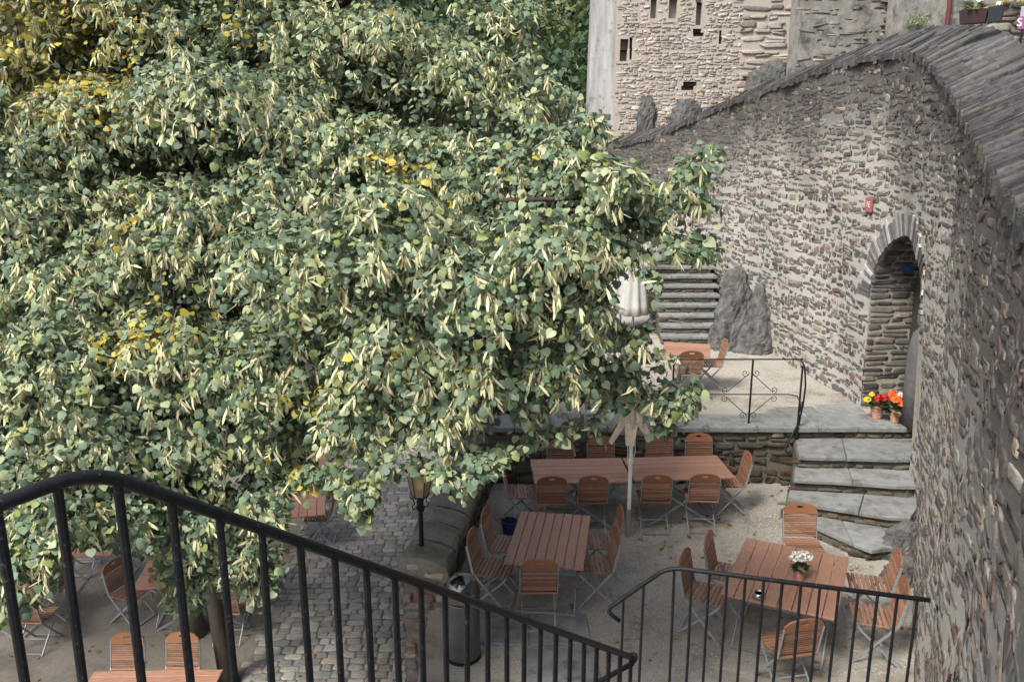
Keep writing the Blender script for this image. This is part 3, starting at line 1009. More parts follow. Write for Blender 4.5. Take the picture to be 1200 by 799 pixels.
# ------------------------------------------------------------------ folding chairs and tables
def chair_proto(label):
    root = empty('folding_chair', (0, 0, 0), 0, label, 'chair', 'wooden slatted folding chairs')
    hwid = .205
    # the long legs carry the back, the short legs carry the seat
    me = None
    for s_ in (-1, 1):
        mb = MB()
        x = s_ * hwid
        mb.bar((x, -.275, .80), (x, -.205, .47), .026, .008, (0, 1, 0))
        mb.bar((x, -.205, .47), (x, .20, .0), .026, .008, (0, 1, 0))
        mb.build('long_leg', MAT['steel'], root)
    for s_ in (-1, 1):
        mb = MB()
        x = s_ * (hwid - .022)
        mb.bar((x, .18, .435), (x, .12, .36), .024, .008, (0, 1, 0))
        mb.bar((x, .12, .36), (x, -.27, .0), .024, .008, (0, 1, 0))
        mb.build('short_leg', MAT['steel'], root)
    for (y, z, ww) in ((.197, .02, hwid), (-.255, .02, hwid - .022), (-.10, .155, hwid - .022)):
        mb = MB(); mb.bar((-ww, y, z), (ww, y, z), .02, .01); mb.build('rung', MAT['steel'], root)
    for s_ in (-1, 1):
        mb = MB(); mb.bar((s_ * .165, -.2, .437), (s_ * .165, .2, .437), .022, .014); mb.build('seat_rail', MAT['steel'], root)
    mb = MB(); mb.box((0, 0, 0), (.42, .034, .02), bev=.005)
    sm = mb.mesh('slat')
    for k in range(9):
        o = link('slat', sm, MAT['wood'], root); o.location = (0, -.195 + .0485 * k, .455)
    mb = MB(); mb.box((0, 0, 0), (.388, .016, .0205), bev=.004)
    bm_ = mb.mesh('slat')
    sl = math.atan2(.07, .33)
    for k in range(10):
        z = .50 + .0265 * k
        y = -.205 - (z - .47) * (.07 / .33) + .012
        o = link('slat', bm_, MAT['wood'], root); o.location = (0, y, z); o.rotation_euler = (sl, 0, 0)
    # top board, arched, with an oval hand hole
    zb, n = .765, 16
    outer = [(-.2, 0)] + [(-.2 + .4 * k / (n - 8), .095 + .045 * math.sin(math.pi * k / (n - 8)) - (.03 if k in (0, n - 8) else 0)) for k in range(n - 8 + 1)] + [(.2, 0)]
    # resample the outline into a ring of 24 that pairs with the hole ring
    pts = outer + [(.2 - .4 * (k + 1) / 8, 0) for k in range(7)]
    tot = len(pts)
    hole = []
    for (px_, pz_) in pts:
        a_ = math.atan2((pz_ - .085) * 2.2, px_)
        hole.append((.048 * math.cos(a_), .088 + .017 * math.sin(a_)))
    vs = []
    for yy in (-.009, .009):
        vs += [(p[0], yy, p[1]) for p in pts] + [(p[0], yy, p[1]) for p in hole]
    fs = []
    for k in range(tot):
        k2 = (k + 1) % tot
        fs += [(k, tot + k, tot + k2, k2), (2 * tot + k, 2 * tot + k2, 3 * tot + k2, 3 * tot + k),
               (k, k2, 2 * tot + k2, 2 * tot + k), (tot + k, 3 * tot + k, 3 * tot + k2, tot + k2)]
    rot = Matrix.Rotation(sl, 3, 'X')
    mb = MB(); mb.add([rot @ Vector(p) + Vector((0, -.205 - (zb - .47) * (.07 / .33) + .012, zb)) for p in vs], fs)
    mb.build('top_board', MAT['board'], root)
    return root

def clone(root, loc, rz, label, group=None):
    r = root.copy(); COL.objects.link(r)
    r.location = loc; r.rotation_euler = (0, 0, rz); r['label'] = label
    if group: r['group'] = group
    for ch in CH[root.name]:
        c = ch.copy(); COL.objects.link(c); c.parent = r
    return r
CH = {}
chair0 = chair_proto('folding chair')
CH[chair0.name] = [o for o in bpy.data.objects if o.parent is chair0]
_used = [False]
def chair_at(loc, rz, label):
    if not _used[0]:
        _used[0] = True
        chair0.location = loc; chair0.rotation_euler = (0, 0, rz); chair0['label'] = label
        return chair0
    return clone(chair0, loc, rz, label)
def chair_back(px, py, z0, rz, label, jit=2.5):
    """place a chair by the photo position of the top of its back"""
    p = U(px, py, z=z0 + .885)
    a = rz + R(random.uniform(-jit, jit))
    off_ = Matrix.Rotation(a, 3, 'Z') @ Vector((0, -.285, 0))
    return chair_at((p.x - off_.x, p.y - off_.y, z0), a, label)
def chair_seat(px, py, z0, rz, label, jit=4):
    p = U(px, py, z=z0 + .46)
    return chair_at((p.x, p.y, z0), rz + R(random.uniform(-jit, jit)), label)

def table(loc, rz, L, Wd, nplank, label, group='wooden plank folding tables'):
    """planks run along local y (length L); Wd across"""
    root = empty('folding_table', loc, rz, label, 'table', group)
    pw = Wd / nplank
    mb = MB(); mb.box((0, 0, 0), (pw - .009, L, .026), bev=.004)
    pm = mb.mesh('plank')
    for k in range(nplank):
        o = link('plank', pm, MAT['wood_y'], root)
        o.location = (-Wd / 2 + pw * (k + .5), random.uniform(-.003, .003), .727 + random.uniform(-.0015, .0015))
    for s_ in (-1, 1):
        mb = MB(); mb.bar((-Wd / 2 + .05, s_ * (L / 2 - .14), .70), (Wd / 2 - .05, s_ * (L / 2 - .14), .70), .03, .028); mb.build('crossbar', MAT['steel'], root)
        for t_ in (-1, 1):
            mb = MB()
            x = s_ * (Wd / 2 - .10) - .013 * t_ * s_
            mb.bar((x, t_ * (L / 2 - .16), .69), (x, -t_ * (L / 2 - .22), .0), .03, .01, (0, 1, 0))
            mb.build('leg', MAT['steel'], root)
    for t_ in (-1, 1):
        mb = MB(); mb.bar((-Wd / 2 + .1, t_ * (L / 2 - .22), .03), (Wd / 2 - .1, t_ * (L / 2 - .22), .03), .022, .01); mb.build('rung', MAT['steel'], root)
    return root
def table_px(c4, z0, nplank, label, along='depth'):
    """c4: photo corners back-left, back-right, front-right, front-left of the table top"""
    q = [U(px, py, z=z0 + .74) for px, py in c4]
    c = (q[0] + q[1] + q[2] + q[3]) / 4
    dep = ((q[0] - q[3]) + (q[1] - q[2])) / 2
    wid = ((q[1] - q[0]) + (q[2] - q[3])) / 2
    if along == 'depth':
        return table((c.x, c.y, z0), math.atan2(dep.y, dep.x) - math.pi / 2, dep.length, wid.length, nplank, label)
    return table((c.x, c.y, z0), math.atan2(wid.y, wid.x) - math.pi / 2, wid.length, dep.length, nplank, label)

def chair2(bpx, bpy_, spx, spy, z0, label):
    b_, s_ = U(bpx, bpy_, z=z0 + .885), U(spx, spy, z=z0 + .46)
    dd = s_ - b_
    a = math.atan2(dd.y, dd.x) - math.pi / 2
    off_ = Matrix.Rotation(a, 3, 'Z') @ Vector((0, -.14, 0))
    m_ = (b_ + s_) / 2
    return chair_at((m_.x - off_.x, m_.y - off_.y, z0), a, label)
# dining terrace
table_px([(628, 538), (735, 536), (733, 564), (619, 566)], 0, 6, 'long wooden table end with three chairs on the shaded side of the white parasol pole', 'wide')
table_px([(737, 536), (848, 533), (853, 559), (736, 563)], 0, 6, 'long wooden table on the steps side of the white parasol pole', 'wide')
table_px([(610, 602), (692, 600), (684, 661), (589, 664)], 0, 8, 'bare pinkish plank table beside the low mossy wall')
table_px([(877, 636), (991, 646), (985, 718), (838, 702)], 0, 8, 'plank table holding the white flower pot and ashtray')
B, Fw, Rt, Lf = math.pi, 0.0, -math.pi / 2, math.pi / 2        # facing camera, away, right(+x), left(-x)
ch = chair_back
ch(647, 559, 0, Fw, 'folding chair at near side of the long tables, first from the low wall')
ch(696, 558, 0, Fw, 'folding chair at near side of the long tables, just left of the parasol pole')
ch(771, 557, 0, Fw, 'folding chair at near side of the long tables, just right of the parasol pole')
ch(827, 556, 0, Fw, 'folding chair at near side of the long tables, closest to the steps')
ch(657, 516, 0, B, 'folding chair against the terrace wall, partly hidden by linden leaves, leftmost of four')
ch(704, 512, 0, B, 'folding chair against the terrace wall, just left of the parasol pole')
ch(773, 508, 0, B, 'folding chair against the terrace wall, just right of the parasol pole')
ch(819, 508, 0, B, 'folding chair against the terrace wall, closest to the iron post')
ch(588, 543, 0, Rt, 'folding chair at the leaf-covered head of the long tables')
ch(878, 531, 0, Lf, 'folding chair at the head of the long tables nearest the steps')
ch(551, 622, 0, Rt + R(-14), 'folding chair between the bare table and low wall, nearer the waste bin')
ch(567, 597, 0, Rt + R(-14), 'folding chair between the bare table and low wall, farther from the waste bin')
ch(632, 657, 0, Fw, 'folding chair with its back to us at the bare plank table')
ch(725, 621, 0, Lf + R(2), 'folding chair nearer us on the parasol pole side of the bare plank table')
ch(729, 596, 0, Lf, 'folding chair farther from us on the parasol pole side of the bare plank table')
ch(801, 646, 0, Rt + R(-27), 'folding chair left of the flower pot table, nearer the front railing')
ch(829, 625, 0, Rt + R(-26), 'folding chair left of the flower pot table, farther from the front railing')
ch(938, 590, 0, B, 'folding chair at the foot of the curved steps behind the flower pot')
ch(1055, 647, 0, Lf + R(-13), 'folding chair by the great wall at the flower pot table, nearer the steps')
ch(1063, 681, 0, Lf + R(-13), 'folding chair by the great wall at the flower pot table, nearer the front railing')
ch(944, 727, 0, Fw + R(9), 'folding chair seen through the front railing, back to us at the flower table')
# raised terrace
table_px([(778, 400), (829, 403), (836, 418), (776, 415)], TERR, 6, 'small plank table on the raised terrace before the upper steps', 'wide')
ch(811, 412, TERR, Fw, 'folding chair with its back to us behind the scrolled iron railing')
ch(851, 398, TERR, Lf + R(-2), 'folding chair seen side-on by the bedrock on the raised terrace')
ch(760, 340, TERR, Rt + R(25), 'folding chair beside the white closed parasol high up by the steps')
# lower courtyard
table_px([(100, 787), (248, 785), (252, 830), (88, 833)], YARD, 6, 'plank table at the bottom edge of the picture under the railing', 'wide')
ch(149, 742, YARD, B, 'folding chair at the bottom courtyard table, farther from the tree trunk')
ch(214, 741, YARD, B, 'folding chair at the bottom courtyard table, closer to the tree trunk')
table_px([(172, 640), (300, 632), (318, 678), (168, 688)], YARD, 7, 'courtyard table beside the tree trunk, half hidden by hanging leaves', 'wide')
ch(131, 657, YARD, Rt + R(-20), 'folding chair seen side-on at the end of the trunk-side table')
ch(190, 672, YARD, Fw, 'folding chair with back to us at the trunk-side table, left of the trunk')
ch(258, 690, YARD, Fw, 'folding chair with back to us at the trunk-side table, right of the trunk')
ch(300, 630, YARD, Lf, 'folding chair at the lane end of the trunk-side table')
table_px([(318, 575), (386, 577), (374, 606), (326, 604)], YARD, 6, 'small courtyard table beside the cobbled lane')
ch(368, 556, YARD, B, 'folding chair at the lane-side table, back to the distance')
ch(391, 577, YARD, Lf, 'folding chair on the cobbles side of the lane-side table')
table_px([(-30, 660), (60, 664), (40, 700), (-60, 697)], YARD, 6, 'courtyard table at the frame edge with a white paper on it', 'wide')
ch(78, 655, YARD, Lf, 'folding chair at the lane end of the frame-edge courtyard table')
ch(22, 700, YARD, Fw, 'folding chair with back to us at the frame-edge courtyard table')
table_px([(70, 625), (140, 622), (142, 648), (70, 652)], YARD, 6, 'courtyard table deep under the linden leaves', 'wide')
ch(152, 612, YARD, Lf, 'folding chair deep under the leaves, at the lane end of a table')
ch(100, 600, YARD, B, 'folding chair deep under the leaves, facing the railing')
table_px([(318, 528), (400, 528), (402, 550), (316, 550)], YARD, 6, 'farthest courtyard table, glimpsed through leaves above the lane', 'wide')
ch(412, 512, YARD, Lf, 'folding chair at the lane end of the farthest courtyard table')
ch(352, 548, YARD, Fw, 'folding chair with back to us at the farthest courtyard table')

# ------------------------------------------------------------------ things on the tables and ground
def flower_head(mb, c, rad, col, n, size, seed=0):
    for k in range(n):
        v = Vector((random.gauss(0, 1), random.gauss(0, 1), abs(random.gauss(0, 1)) * .8)).normalized()
        p = Vector(c) + v * rad * random.uniform(.75, 1.05)
        a_ = v.orthogonal().normalized(); b_ = v.cross(a_)
        f_ = random.uniform(.8, 1.12)
        mb.col = tuple(min(1, q * f_) for q in col)
        ring = [p + (a_ * math.cos(t) + b_ * math.sin(t)) * size * (1 if i % 2 else .62) + v * size * .25 for i, t in enumerate(np.linspace(0, 2 * math.pi, 10, endpoint=False))]
        mb.add([p] + ring, [(0, i + 1, (i + 1) % 10 + 1) for i in range(10)])
def leafy(mb, c, rad, n, size, col=(.035, .075, .025)):
    for k in range(n):
        t = random.uniform(0, 2 * math.pi)
        v = Vector((math.cos(t), math.sin(t), random.uniform(-.2, .7))).normalized()
        p = Vector(c) + v * rad * .35
        q = Vector(c) + v * rad * random.uniform(.85, 1.25)
        s_ = v.cross(Vector((0, 0, 1))).normalized() * size
        f_ = random.uniform(.7, 1.4)
        mb.col = tuple(x_ * f_ for x_ in col)
        m_ = (p + q) / 2 + Vector((0, 0, size * .4))
        mb.add([p, m_ + s_, q, m_ - s_], [(0, 1, 2), (0, 2, 3)])
def potted(loc, pr, ph, label, heads, leafr, group=None, potmat='terracotta'):
    root = empty('potted_flower', loc, 0, label, 'flower pot', group)
    mb = MB(); mb.lathe([(pr * .68, 0), (pr * .92, ph * .78), (pr * 1.02, ph * .79), (pr * 1.04, ph), (pr * .9, ph), (pr * .86, ph * .9)], n=20)
    mb.build('pot', MAT[potmat], root, smooth=False)
    mb = MB(); leafy(mb, (0, 0, ph * 1.05), leafr, 46, leafr * .22); mb.build('leaves', MAT['leaf'], root, kind='stuff')
    for (c, r_, col, n_, s_) in heads:
        mb = MB(); flower_head(mb, c, r_, col, n_, s_); mb.build('flower_head', MAT['petal'], root)
    return root
p = U(937, 678, z=.742)
potted((p.x, p.y, .742), .062, .115, 'white flowering plant in a small terracotta pot on the plank table',
       [((x, y, .235 + random.uniform(-.01, .02)), .06, (.82, .82, .78), 40, .019) for x, y in ((-.07, 0), (0, -.03), (.07, .01), (-.02, .06), (.04, .05), (0, 0.01))], .10)
p = U(889, 700, z=.742)
ash = empty('ashtray', (p.x, p.y, .742), 0, 'round shiny metal ashtray on the flower pot table', 'ashtray')
mb = MB(); mb.lathe([(.048, 0), (.062, .012), (.064, .05), (.056, .062), (.05, .062), (.046, .05)], n=24); mb.build('bowl', MAT['chrome'], ash, smooth=True)
mb = MB(); mb.col = (.05, .05, .05); mb.lathe([(.044, .05), (.03, .046), (.01, .045)], n=16); mb.build('ash_well', MAT['plain'], ash)
p = U(1043, 497, z=TERR)
potted((p.x - .09, TE + .40, TERR + .004), .105, .18, 'terracotta pot of yellow and red flowers by the arched doorway',
       [((-.15, .05, .28), .055, (.8, .55, .03), 30, .024), ((-.08, .08, .36), .04, (.8, .58, .04), 20, .022), ((.02, -.03, .31), .09, (.5, .015, .02), 70, .03), ((.1, .03, .30), .06, (.55, .02, .02), 40, .028)], .19)
potted((p.x + .13, TE + .24, TERR + .004), .10, .16, 'terracotta pot of orange flowers by the arched doorway',
       [((-.03, .0, .35), .085, (.85, .16, .03), 60, .03), ((.08, -.04, .29), .075, (.85, .2, .05), 50, .03), ((-.05, .1, .40), .07, (.8, .12, .03), 46, .028)], .2)
potted((p.x + .27, TE + .36, TERR + .004), .09, .15, 'pot of white flowers tucked between orange flowers and wall',
       [((-.04, .0, .28), .06, (.8, .8, .78), 44, .022), ((.05, .03, .31), .06, (.8, .8, .78), 40, .022), ((0, .07, .36), .05, (.82, .82, .8), 34, .022)], .15)
p = U(597, 624, z=0)
mb = MB(); mb.col = (.015, .03, .10)
mb.lathe([(.085, 0), (.11, .16), (.118, .165), (.118, .185), (.10, .185), (.09, .06), (.02, .055)], (p.x, p.y, 0), 24)
tag(mb.build('blue_pot', MAT['plain']), 'dark blue bucket on the gravel under the bare table', 'bucket')
p = U(30, 676, z=YARD + .742)
mb = MB(); mb.col = (.78, .78, .78)
mb.add([(p.x - .08, p.y - .06, YARD + .7425), (p.x + .08, p.y - .07, YARD + .745), (p.x + .09, p.y + .05, YARD + .75), (p.x - .07, p.y + .06, YARD + .746),
        (p.x - .08, p.y - .06, YARD + .7405), (p.x + .08, p.y - .07, YARD + .743), (p.x + .09, p.y + .05, YARD + .748), (p.x - .07, p.y + .06, YARD + .744)],
       [(0, 1, 2, 3), (7, 6, 5, 4), (0, 4, 5, 1), (1, 5, 6, 2), (2, 6, 7, 3), (3, 7, 4, 0)])
tag(mb.build('paper_sheet', MAT['plain']), 'white paper lying on the frame-edge courtyard table', 'paper')

# waste bin
p = U(543, 768, z=0)
bin_ = empty('waste_bin', (p.x, p.y, 0), 0, 'dark grey round bin with polished dome lid by the low wall', 'bin')
mb = MB(); mb.lathe([(.155, 0), (.165, .01), (.165, .03), (.178, .035), (.178, .66), (.172, .67)], n=36); mb.build('body', MAT['bin'], bin_, smooth=False)
mb = MB(); mb.lathe([(.183, .675), (.183, .70), (.181, .76), (.168, .82), (.14, .88), (.095, .925), (.045, .945), (.004, .95)], n=36); mb.build('dome_lid', MAT['dark_chrome'], bin_, smooth=True)
mb = MB(); mb.col = (.01, .01, .01); mb.box((.02, .165, .755), (.17, .05, .055), Matrix.Rotation(R(-8), 3, 'X'), bev=.01); mb.build('flap', MAT['plain'], bin_)
mb = MB(); mb.lathe([(.187, .0), (.187, .025), (.17, .028)], n=36); mb.build('base_ring', MAT['iron'], bin_)

# ------------------------------------------------------------------ parasols
def folded(c, r0, r1, z0, z1, n=64, folds=9, amp=.22, seed=0):
    prof = []
    for k in range(14):
        t = k / 13
        prof.append((r0 + (r1 - r0) * t ** .8, z0 + (z1 - z0) * t))
    mb = MB(); mb.lathe(prof, c, n, lambda a_, z: amp * math.sin(folds * a_ + seed + .5 * z) + .06 * math.sin(3 * a_ + z * 3))
    return mb
p = U(736, 628, z=0)
par = empty('parasol', (p.x, p.y, 0), 0, 'closed beige parasol on a white pole beside the long tables', 'parasol')
mb = MB(); mb.tube([(0, 0, 0), (0, 0, .40)], .032, 16); mb.build('pole_sleeve', MAT['steel'], par)
mb = MB(); mb.tube([(0, 0, .40), (0, 0, 2.9)], .027, 16); mb.build('pole', MAT['white_metal'], par, smooth=False)
mb = folded((0, 0, 0), .17, .04, 1.50, 2.75, folds=7); mb.build('canopy', MAT['canvas'], par, smooth=True)
for k in range(6):
    a_ = 2 * math.pi * k / 6 + .3
    v = Vector((math.cos(a_), math.sin(a_), 0)); s_ = Vector((-v.y, v.x, 0))
    mb = MB(); b_ = v * .10 + Vector((0, 0, 1.70)); e_ = v * .31 + Vector((0, 0, 1.38 + .04 * (k % 3)))
    mb.add([b_ + s_ * .09, b_ - s_ * .09, e_ - s_ * .05, e_ + s_ * .06, b_ + s_ * .09 - v * .01, b_ - s_ * .09 - v * .01, e_ - s_ * .05 - v * .012, e_ + s_ * .06 - v * .012],
           [(0, 1, 2, 3), (7, 6, 5, 4), (0, 4, 5, 1), (1, 5, 6, 2), (2, 6, 7, 3), (3, 7, 4, 0)])
    mb.build('canopy_flap', MAT['canvas'], par)
mb = MB(); mb.tube([(.03, -.03, 1.6), (.05, -.035, 1.25), (.02, -.04, 1.10), (-.045, -.03, 1.07), (-.05, -.03, 1.3), (-.035, -.02, 1.6)], .005, 6)
mb.build('cord', MAT['white_metal'], par)
mb = MB(); mb.lathe([(.034, 1.06), (.04, 1.07), (.04, 1.11), (.034, 1.12)], n=16); mb.build('crank_collar', MAT['white_metal'], par)
for (px_, yd, lab, hh) in ((742, 18.6, 'closed white parasol beside the upper steps, half hidden by leaves', 3.2), (727, 18.9, 'closed white parasol half behind its twin, deeper in the leaves', 3.1)):
    p = U(px_, 372, y=yd)
    w_ = empty('parasol', (p.x, p.y, TERR), 0, lab, 'parasol', 'closed white parasols by the upper steps')
    mb = MB(); mb.tube([(0, 0, 0), (0, 0, hh)], .025, 12); mb.build('pole', MAT['steel'], w_)
    mb = folded((0, 0, 0), .34, .05, .42, hh - .1, folds=8, amp=.10); mb.build('canopy', MAT['white_canvas'], w_, smooth=True)
    mb = MB(); mb.box((0, 0, .02), (.6, .6, .04), bev=.01); mb.build('base_plate', MAT['steel'], w_)
# ------------------------------------------------------------------ railings
def rail_tube(pts, r, name, parent, n=10):
    mb = MB(); mb.tube(pts, r, n); return mb.build(name, MAT['iron'], parent, True, smooth=True)
def bend(pts, k=5):
    """round the corners of a polyline"""
    out = [Vector(pts[0])]
    for i in range(1, len(pts) - 1):
        a_, b_, c_ = Vector(pts[i - 1]), Vector(pts[i]), Vector(pts[i + 1])
        ra = min(.10, (b_ - a_).length * .45); rc = min(.10, (c_ - b_).length * .45)
        s_, e_ = b_ + (a_ - b_).normalized() * ra, b_ + (c_ - b_).normalized() * rc
        for q in range(k + 1):
            t = q / k
            out.append(s_ * (1 - t) ** 2 + b_ * 2 * t * (1 - t) + e_ * t * t)
    out.append(Vector(pts[-1]))
    return out
zA = 4.54
A = Vector((-.985, 1.83, zA))
L0 = Vector((-1.42, 1.05, zA))
Bp = U(742, 770, y=4.19)
stair_rail = empty('stair_railing', (-.9, 1.8, 3.54), 0, 'thick black iron stair railing sloping down across the courtyard view', 'railing')
Cc = Bp + Vector((-.42, -.18, -.16))
rail_tube(bend([L0, A, Bp]), .0175, 'handrail', stair_rail, 12)
rail_tube(bend([Bp + Vector((.0, .0, -.035)), Cc, Cc + Vector((-.6, -.2, -.4))]), .015, 'return_rail', stair_rail)
mb = MB(); mb.lathe([(.0, -.03), (.02, -.024), (.028, 0), (.02, .024), (.0, .03)], Bp, 12); mb.build('end_knob', MAT['iron'], stair_rail, True, smooth=True)
def baluster(p, zlow, r, parent, n=8, sq=True):
    jx, jy = random.gauss(0, .004), random.gauss(0, .004)
    r = r * random.uniform(.94, 1.06)
    mb = MB(); mb.tube([(p.x + jx, p.y + jy, zlow), (p.x + jx * .5 + random.gauss(0, .0015), p.y + jy * .5, (p.z + zlow) / 2), (p.x, p.y, p.z - .018), (p.x, p.y, p.z)], [r, r, r, r * 1.35], n); return mb.build('baluster', MAT['iron'], parent, True)
for k in range(22):
    t = .02 + k * .0462
    if t > .995: break
    q = A.lerp(Bp, t); baluster(q, q.z - 1.0, .0118, stair_rail)
for k in range(4):
    q = A + (L0 - A).normalized() * (.085 + .136 * k); baluster(q, q.z - 1.0, .0118, stair_rail)
rail_tube([A.lerp(Bp, .02) - Vector((0, 0, .95)), A.lerp(Bp, .99) - Vector((0, 0, .95))], .012, 'bottom_rail', stair_rail)

E1, E2, E3 = U(1090, 703, z=2.7), U(783, 664, z=2.7), U(724, 705, y=4.86)
front_rail = empty('landing_railing', (1.6, 4.6, 1.7), 0, 'slim black iron railing before the flower table, ending in a curl', 'railing')
curl = [U(px, py, y=4.86) for px, py in ((715, 711), (714, 717), (719, 722), (726, 727))]
rail_tube(bend([E1, E2, E3]) + curl, .0145, 'handrail', front_rail, 10)
nb = 14
for k in range(nb):
    q = E1.lerp(E2, .045 + k * .0715)
    if .045 + k * .0715 > 1: break
    baluster(q, q.z - 1.0, .0095, front_rail)
for px_ in (731, 755):
    t = (783 - px_) / (783 - 724); q = E2.lerp(E3, t); baluster(q, q.z - 1.0, .0085, front_rail)
rail_tube([E1.lerp(E2, .02) - Vector((0, 0, .93)), E2 - Vector((0, 0, .93))], .009, 'bottom_rail', front_rail)

# the staircase itself (below the picture)
stair = empty('stone_staircase', (0, 2, 1.7), 0, 'stone staircase and landings that carry the black railings', 'staircase')
mb = MB(); mb.box((-.5, .2, 3.54 / 2 - .75), (1.8, 3.0, 3.54 + 1.5 - .04), bev=.02); mb.build('upper_landing', MAT['flag'], stair, True)
dirS = (Bp - A); dirS.z = 0; Ls = dirS.length; dirS.normalize(); nrS = Vector((dirS.y, -dirS.x, 0))
for k in range(11):
    t0, t1 = k / 11, (k + 1) / 11
    zt = 3.54 - (k + 1) * (3.54 - 1.62) / 12
    a_, b_ = A + dirS * (Ls * t0), A + dirS * (Ls * t1 + .03)
    q = [a_ - nrS * .06, a_ + nrS * 1.0, b_ + nrS * 1.0, b_ - nrS * .06]
    mb = MB(); mb.hexa([(p.x, p.y, YARD) for p in q] + [(p.x, p.y, zt) for p in q]); mb.build('step', MAT['flag'], stair, True)
mb = MB(); mb.hexa([(.5, 3.3, YARD), (2.7, 3.3, YARD), (2.7, 4.45, YARD), (.72, 4.86, YARD), (.5, 3.3, 1.60), (2.7, 3.3, 1.60), (2.7, 4.45, 1.60), (.72, 4.86, 1.60)])
mb.build('lower_landing', MAT['flag'], stair, True)

# wrought railing on the raised terrace
wr = empty('wrought_railing', (4.0, TE + .2, TERR), 0, 'ornate wrought iron railing with scrolls along the raised terrace edge', 'railing')
def TP(px, py, y=TE + .16): return U(px, py, y=y)
pA, pB = U(877, 499, y=TE + .16), U(935, 499, y=TE + .16)
for q in (TP(790, 420), pA, ):
    mb = MB(); mb.tube([(q.x, q.y, TERR - .02), (q.x, q.y, TP(877, 422).z)], .016, 8); mb.build('post', MAT['iron'], wr, True)
pb = U(931, 586, z=.30)
qx = TP(935, 424)
mb = MB(); mb.tube([(qx.x, qx.y - .22, .25), (qx.x, qx.y - .22, qx.z)], .016, 8); mb.build('post', MAT['iron'], wr, True)
tl, tr = TP(730, 421), TP(941, 421)
rail_tube([tl, tr], .011, 'top_rail', wr)
ml, mr = TP(730, 462), TP(925, 462)
rail_tube([ml, mr, TP(934, 464), TP(938, 472), TP(938, 482)], .009, 'middle_rail', wr)
yb = TE - .05
rail_tube([U(px, py, y=TE + .16 - .05 * i) for i, (px, py) in enumerate([(938, 420), (943, 430), (944, 452), (941, 475), (936, 495), (928, 510), (922, 520), (920, 527), (923, 531), (926, 528)])], .014, 'handrail', wr)
rail_tube([U(px, py, y=TE + .1 - .03 * i) for i, (px, py) in enumerate([(940, 470), (938, 490), (934, 515), (931, 545), (930, 580)])], .009, 'lower_rod', wr)
def spiral(c, r, a0, turns, sgn):
    return [(c[0] + r * (1 - k / 16 * .8) * math.cos(a0 + sgn * k / 16 * turns * 2 * math.pi), TE + .15, c[1] + r * (1 - k / 16 * .8) * math.sin(a0 + sgn * k / 16 * turns * 2 * math.pi)) for k in range(17)]
cen = TP(878, 462); cz_ = cen.z; cx_ = cen.x
for (sx, sz) in ((1, 1), (1, -1), (-1, 1), (-1, -1)):
    mb = MB(); mb.tube([(cx_ + sx * .36, TE + .15, cz_ + sz * .035), (cx_ + sx * .03, TE + .15, cz_ + sz * .33)], .006, 6); mb.build('diagonal_bar', MAT['iron'], wr, True)
    mb = MB(); mb.tube(spiral((cx_ + sx * .375, cz_ + sz * .075), .055, -sz * math.pi / 2, 1.2, sx * sz), .0055, 6); mb.build('scroll', MAT['iron'], wr, True)
    mb = MB(); mb.tube(spiral((cx_ + sx * .085, cz_ + sz * .345), .06, math.pi if sx > 0 else 0, 1.2, sx * sz), .0055, 6); mb.build('scroll', MAT['iron'], wr, True)
for sx in (-1, 1):
    mb = MB(); mb.tube(spiral((tr.x - .12 + sx * .05, .62 + sx * .07), .06, 0, 1.3, sx), .006, 6); mb.build('scroll', MAT['iron'], wr, True)

# ------------------------------------------------------------------ street lantern on the low wall
p = U(492, 640, z=LT)
lp = empty('lantern', (p.x + .02, p.y, LT - .05), 0, 'black iron lantern with amber glass standing on the low wall', 'lantern')
mb = MB(); mb.tube([(0, 0, 0), (0, 0, .62)], .028, 12); mb.build('post', MAT['iron'], lp)
mb = MB(); mb.lathe([(.03, .50), (.05, .52), (.055, .55), (.035, .57), (.03, .63), (.05, .66), (.05, .68)], n=14); mb.build('collar', MAT['iron'], lp)
for k in range(4):
    a_ = k * math.pi / 2 + .5
    c_, s_ = math.cos(a_), math.sin(a_)
    mb = MB(); mb.tube([(c_ * .03, s_ * .03, .55), (c_ * .09, s_ * .09, .53), (c_ * .10, s_ * .10, .58), (c_ * .07, s_ * .07, .60), (c_ * .085, s_ * .085, .66), (c_ * .12, s_ * .12, .69)], .008, 6); mb.build('scroll', MAT['iron'], lp)
m, nt, bsdf, N, L = new_mat('amber_glass')
bsdf.inputs['Base Color'].default_value = (.52, .43, .30, 1); bsdf.inputs['Roughness'].default_value = .3
bsdf.inputs['Transmission Weight'].default_value = .45
bsdf.inputs['Emission Color'].default_value = (1, .62, .28, 1); bsdf.inputs['Emission Strength'].default_value = 0.0
m2, nt2, b2, N2, L2 = new_mat('lamp_glow')
b2.inputs['Emission Color'].default_value = (1, .72, .38, 1); b2.inputs['Emission Strength'].default_value = .5
for k in range(6):
    a0, a1 = k * math.pi / 3, (k + 1) * math.pi / 3
    mb = MB()
    for rr in (1.0, .94):
        mb.v += [(.095 * rr * math.cos(a0), .095 * rr * math.sin(a0), .69), (.095 * rr * math.cos(a1), .095 * rr * math.sin(a1), .69), (.15 * rr * math.cos(a1), .15 * rr * math.sin(a1), .98), (.15 * rr * math.cos(a0), .15 * rr * math.sin(a0), .98)]
    mb.c = [(1, 1, 1)] * 8
    mb.f = [(0, 1, 2, 3), (7, 6, 5, 4), (0, 4, 5, 1), (1, 5, 6, 2), (2, 6, 7, 3), (3, 7, 4, 0)]
    mb.build('pane', m, lp)
    mb = MB(); mb.tube([(.096 * math.cos(a0), .096 * math.sin(a0), .69), (.152 * math.cos(a0), .152 * math.sin(a0), .99)], .006, 6); mb.build('glazing_bar', MAT['iron'], lp)
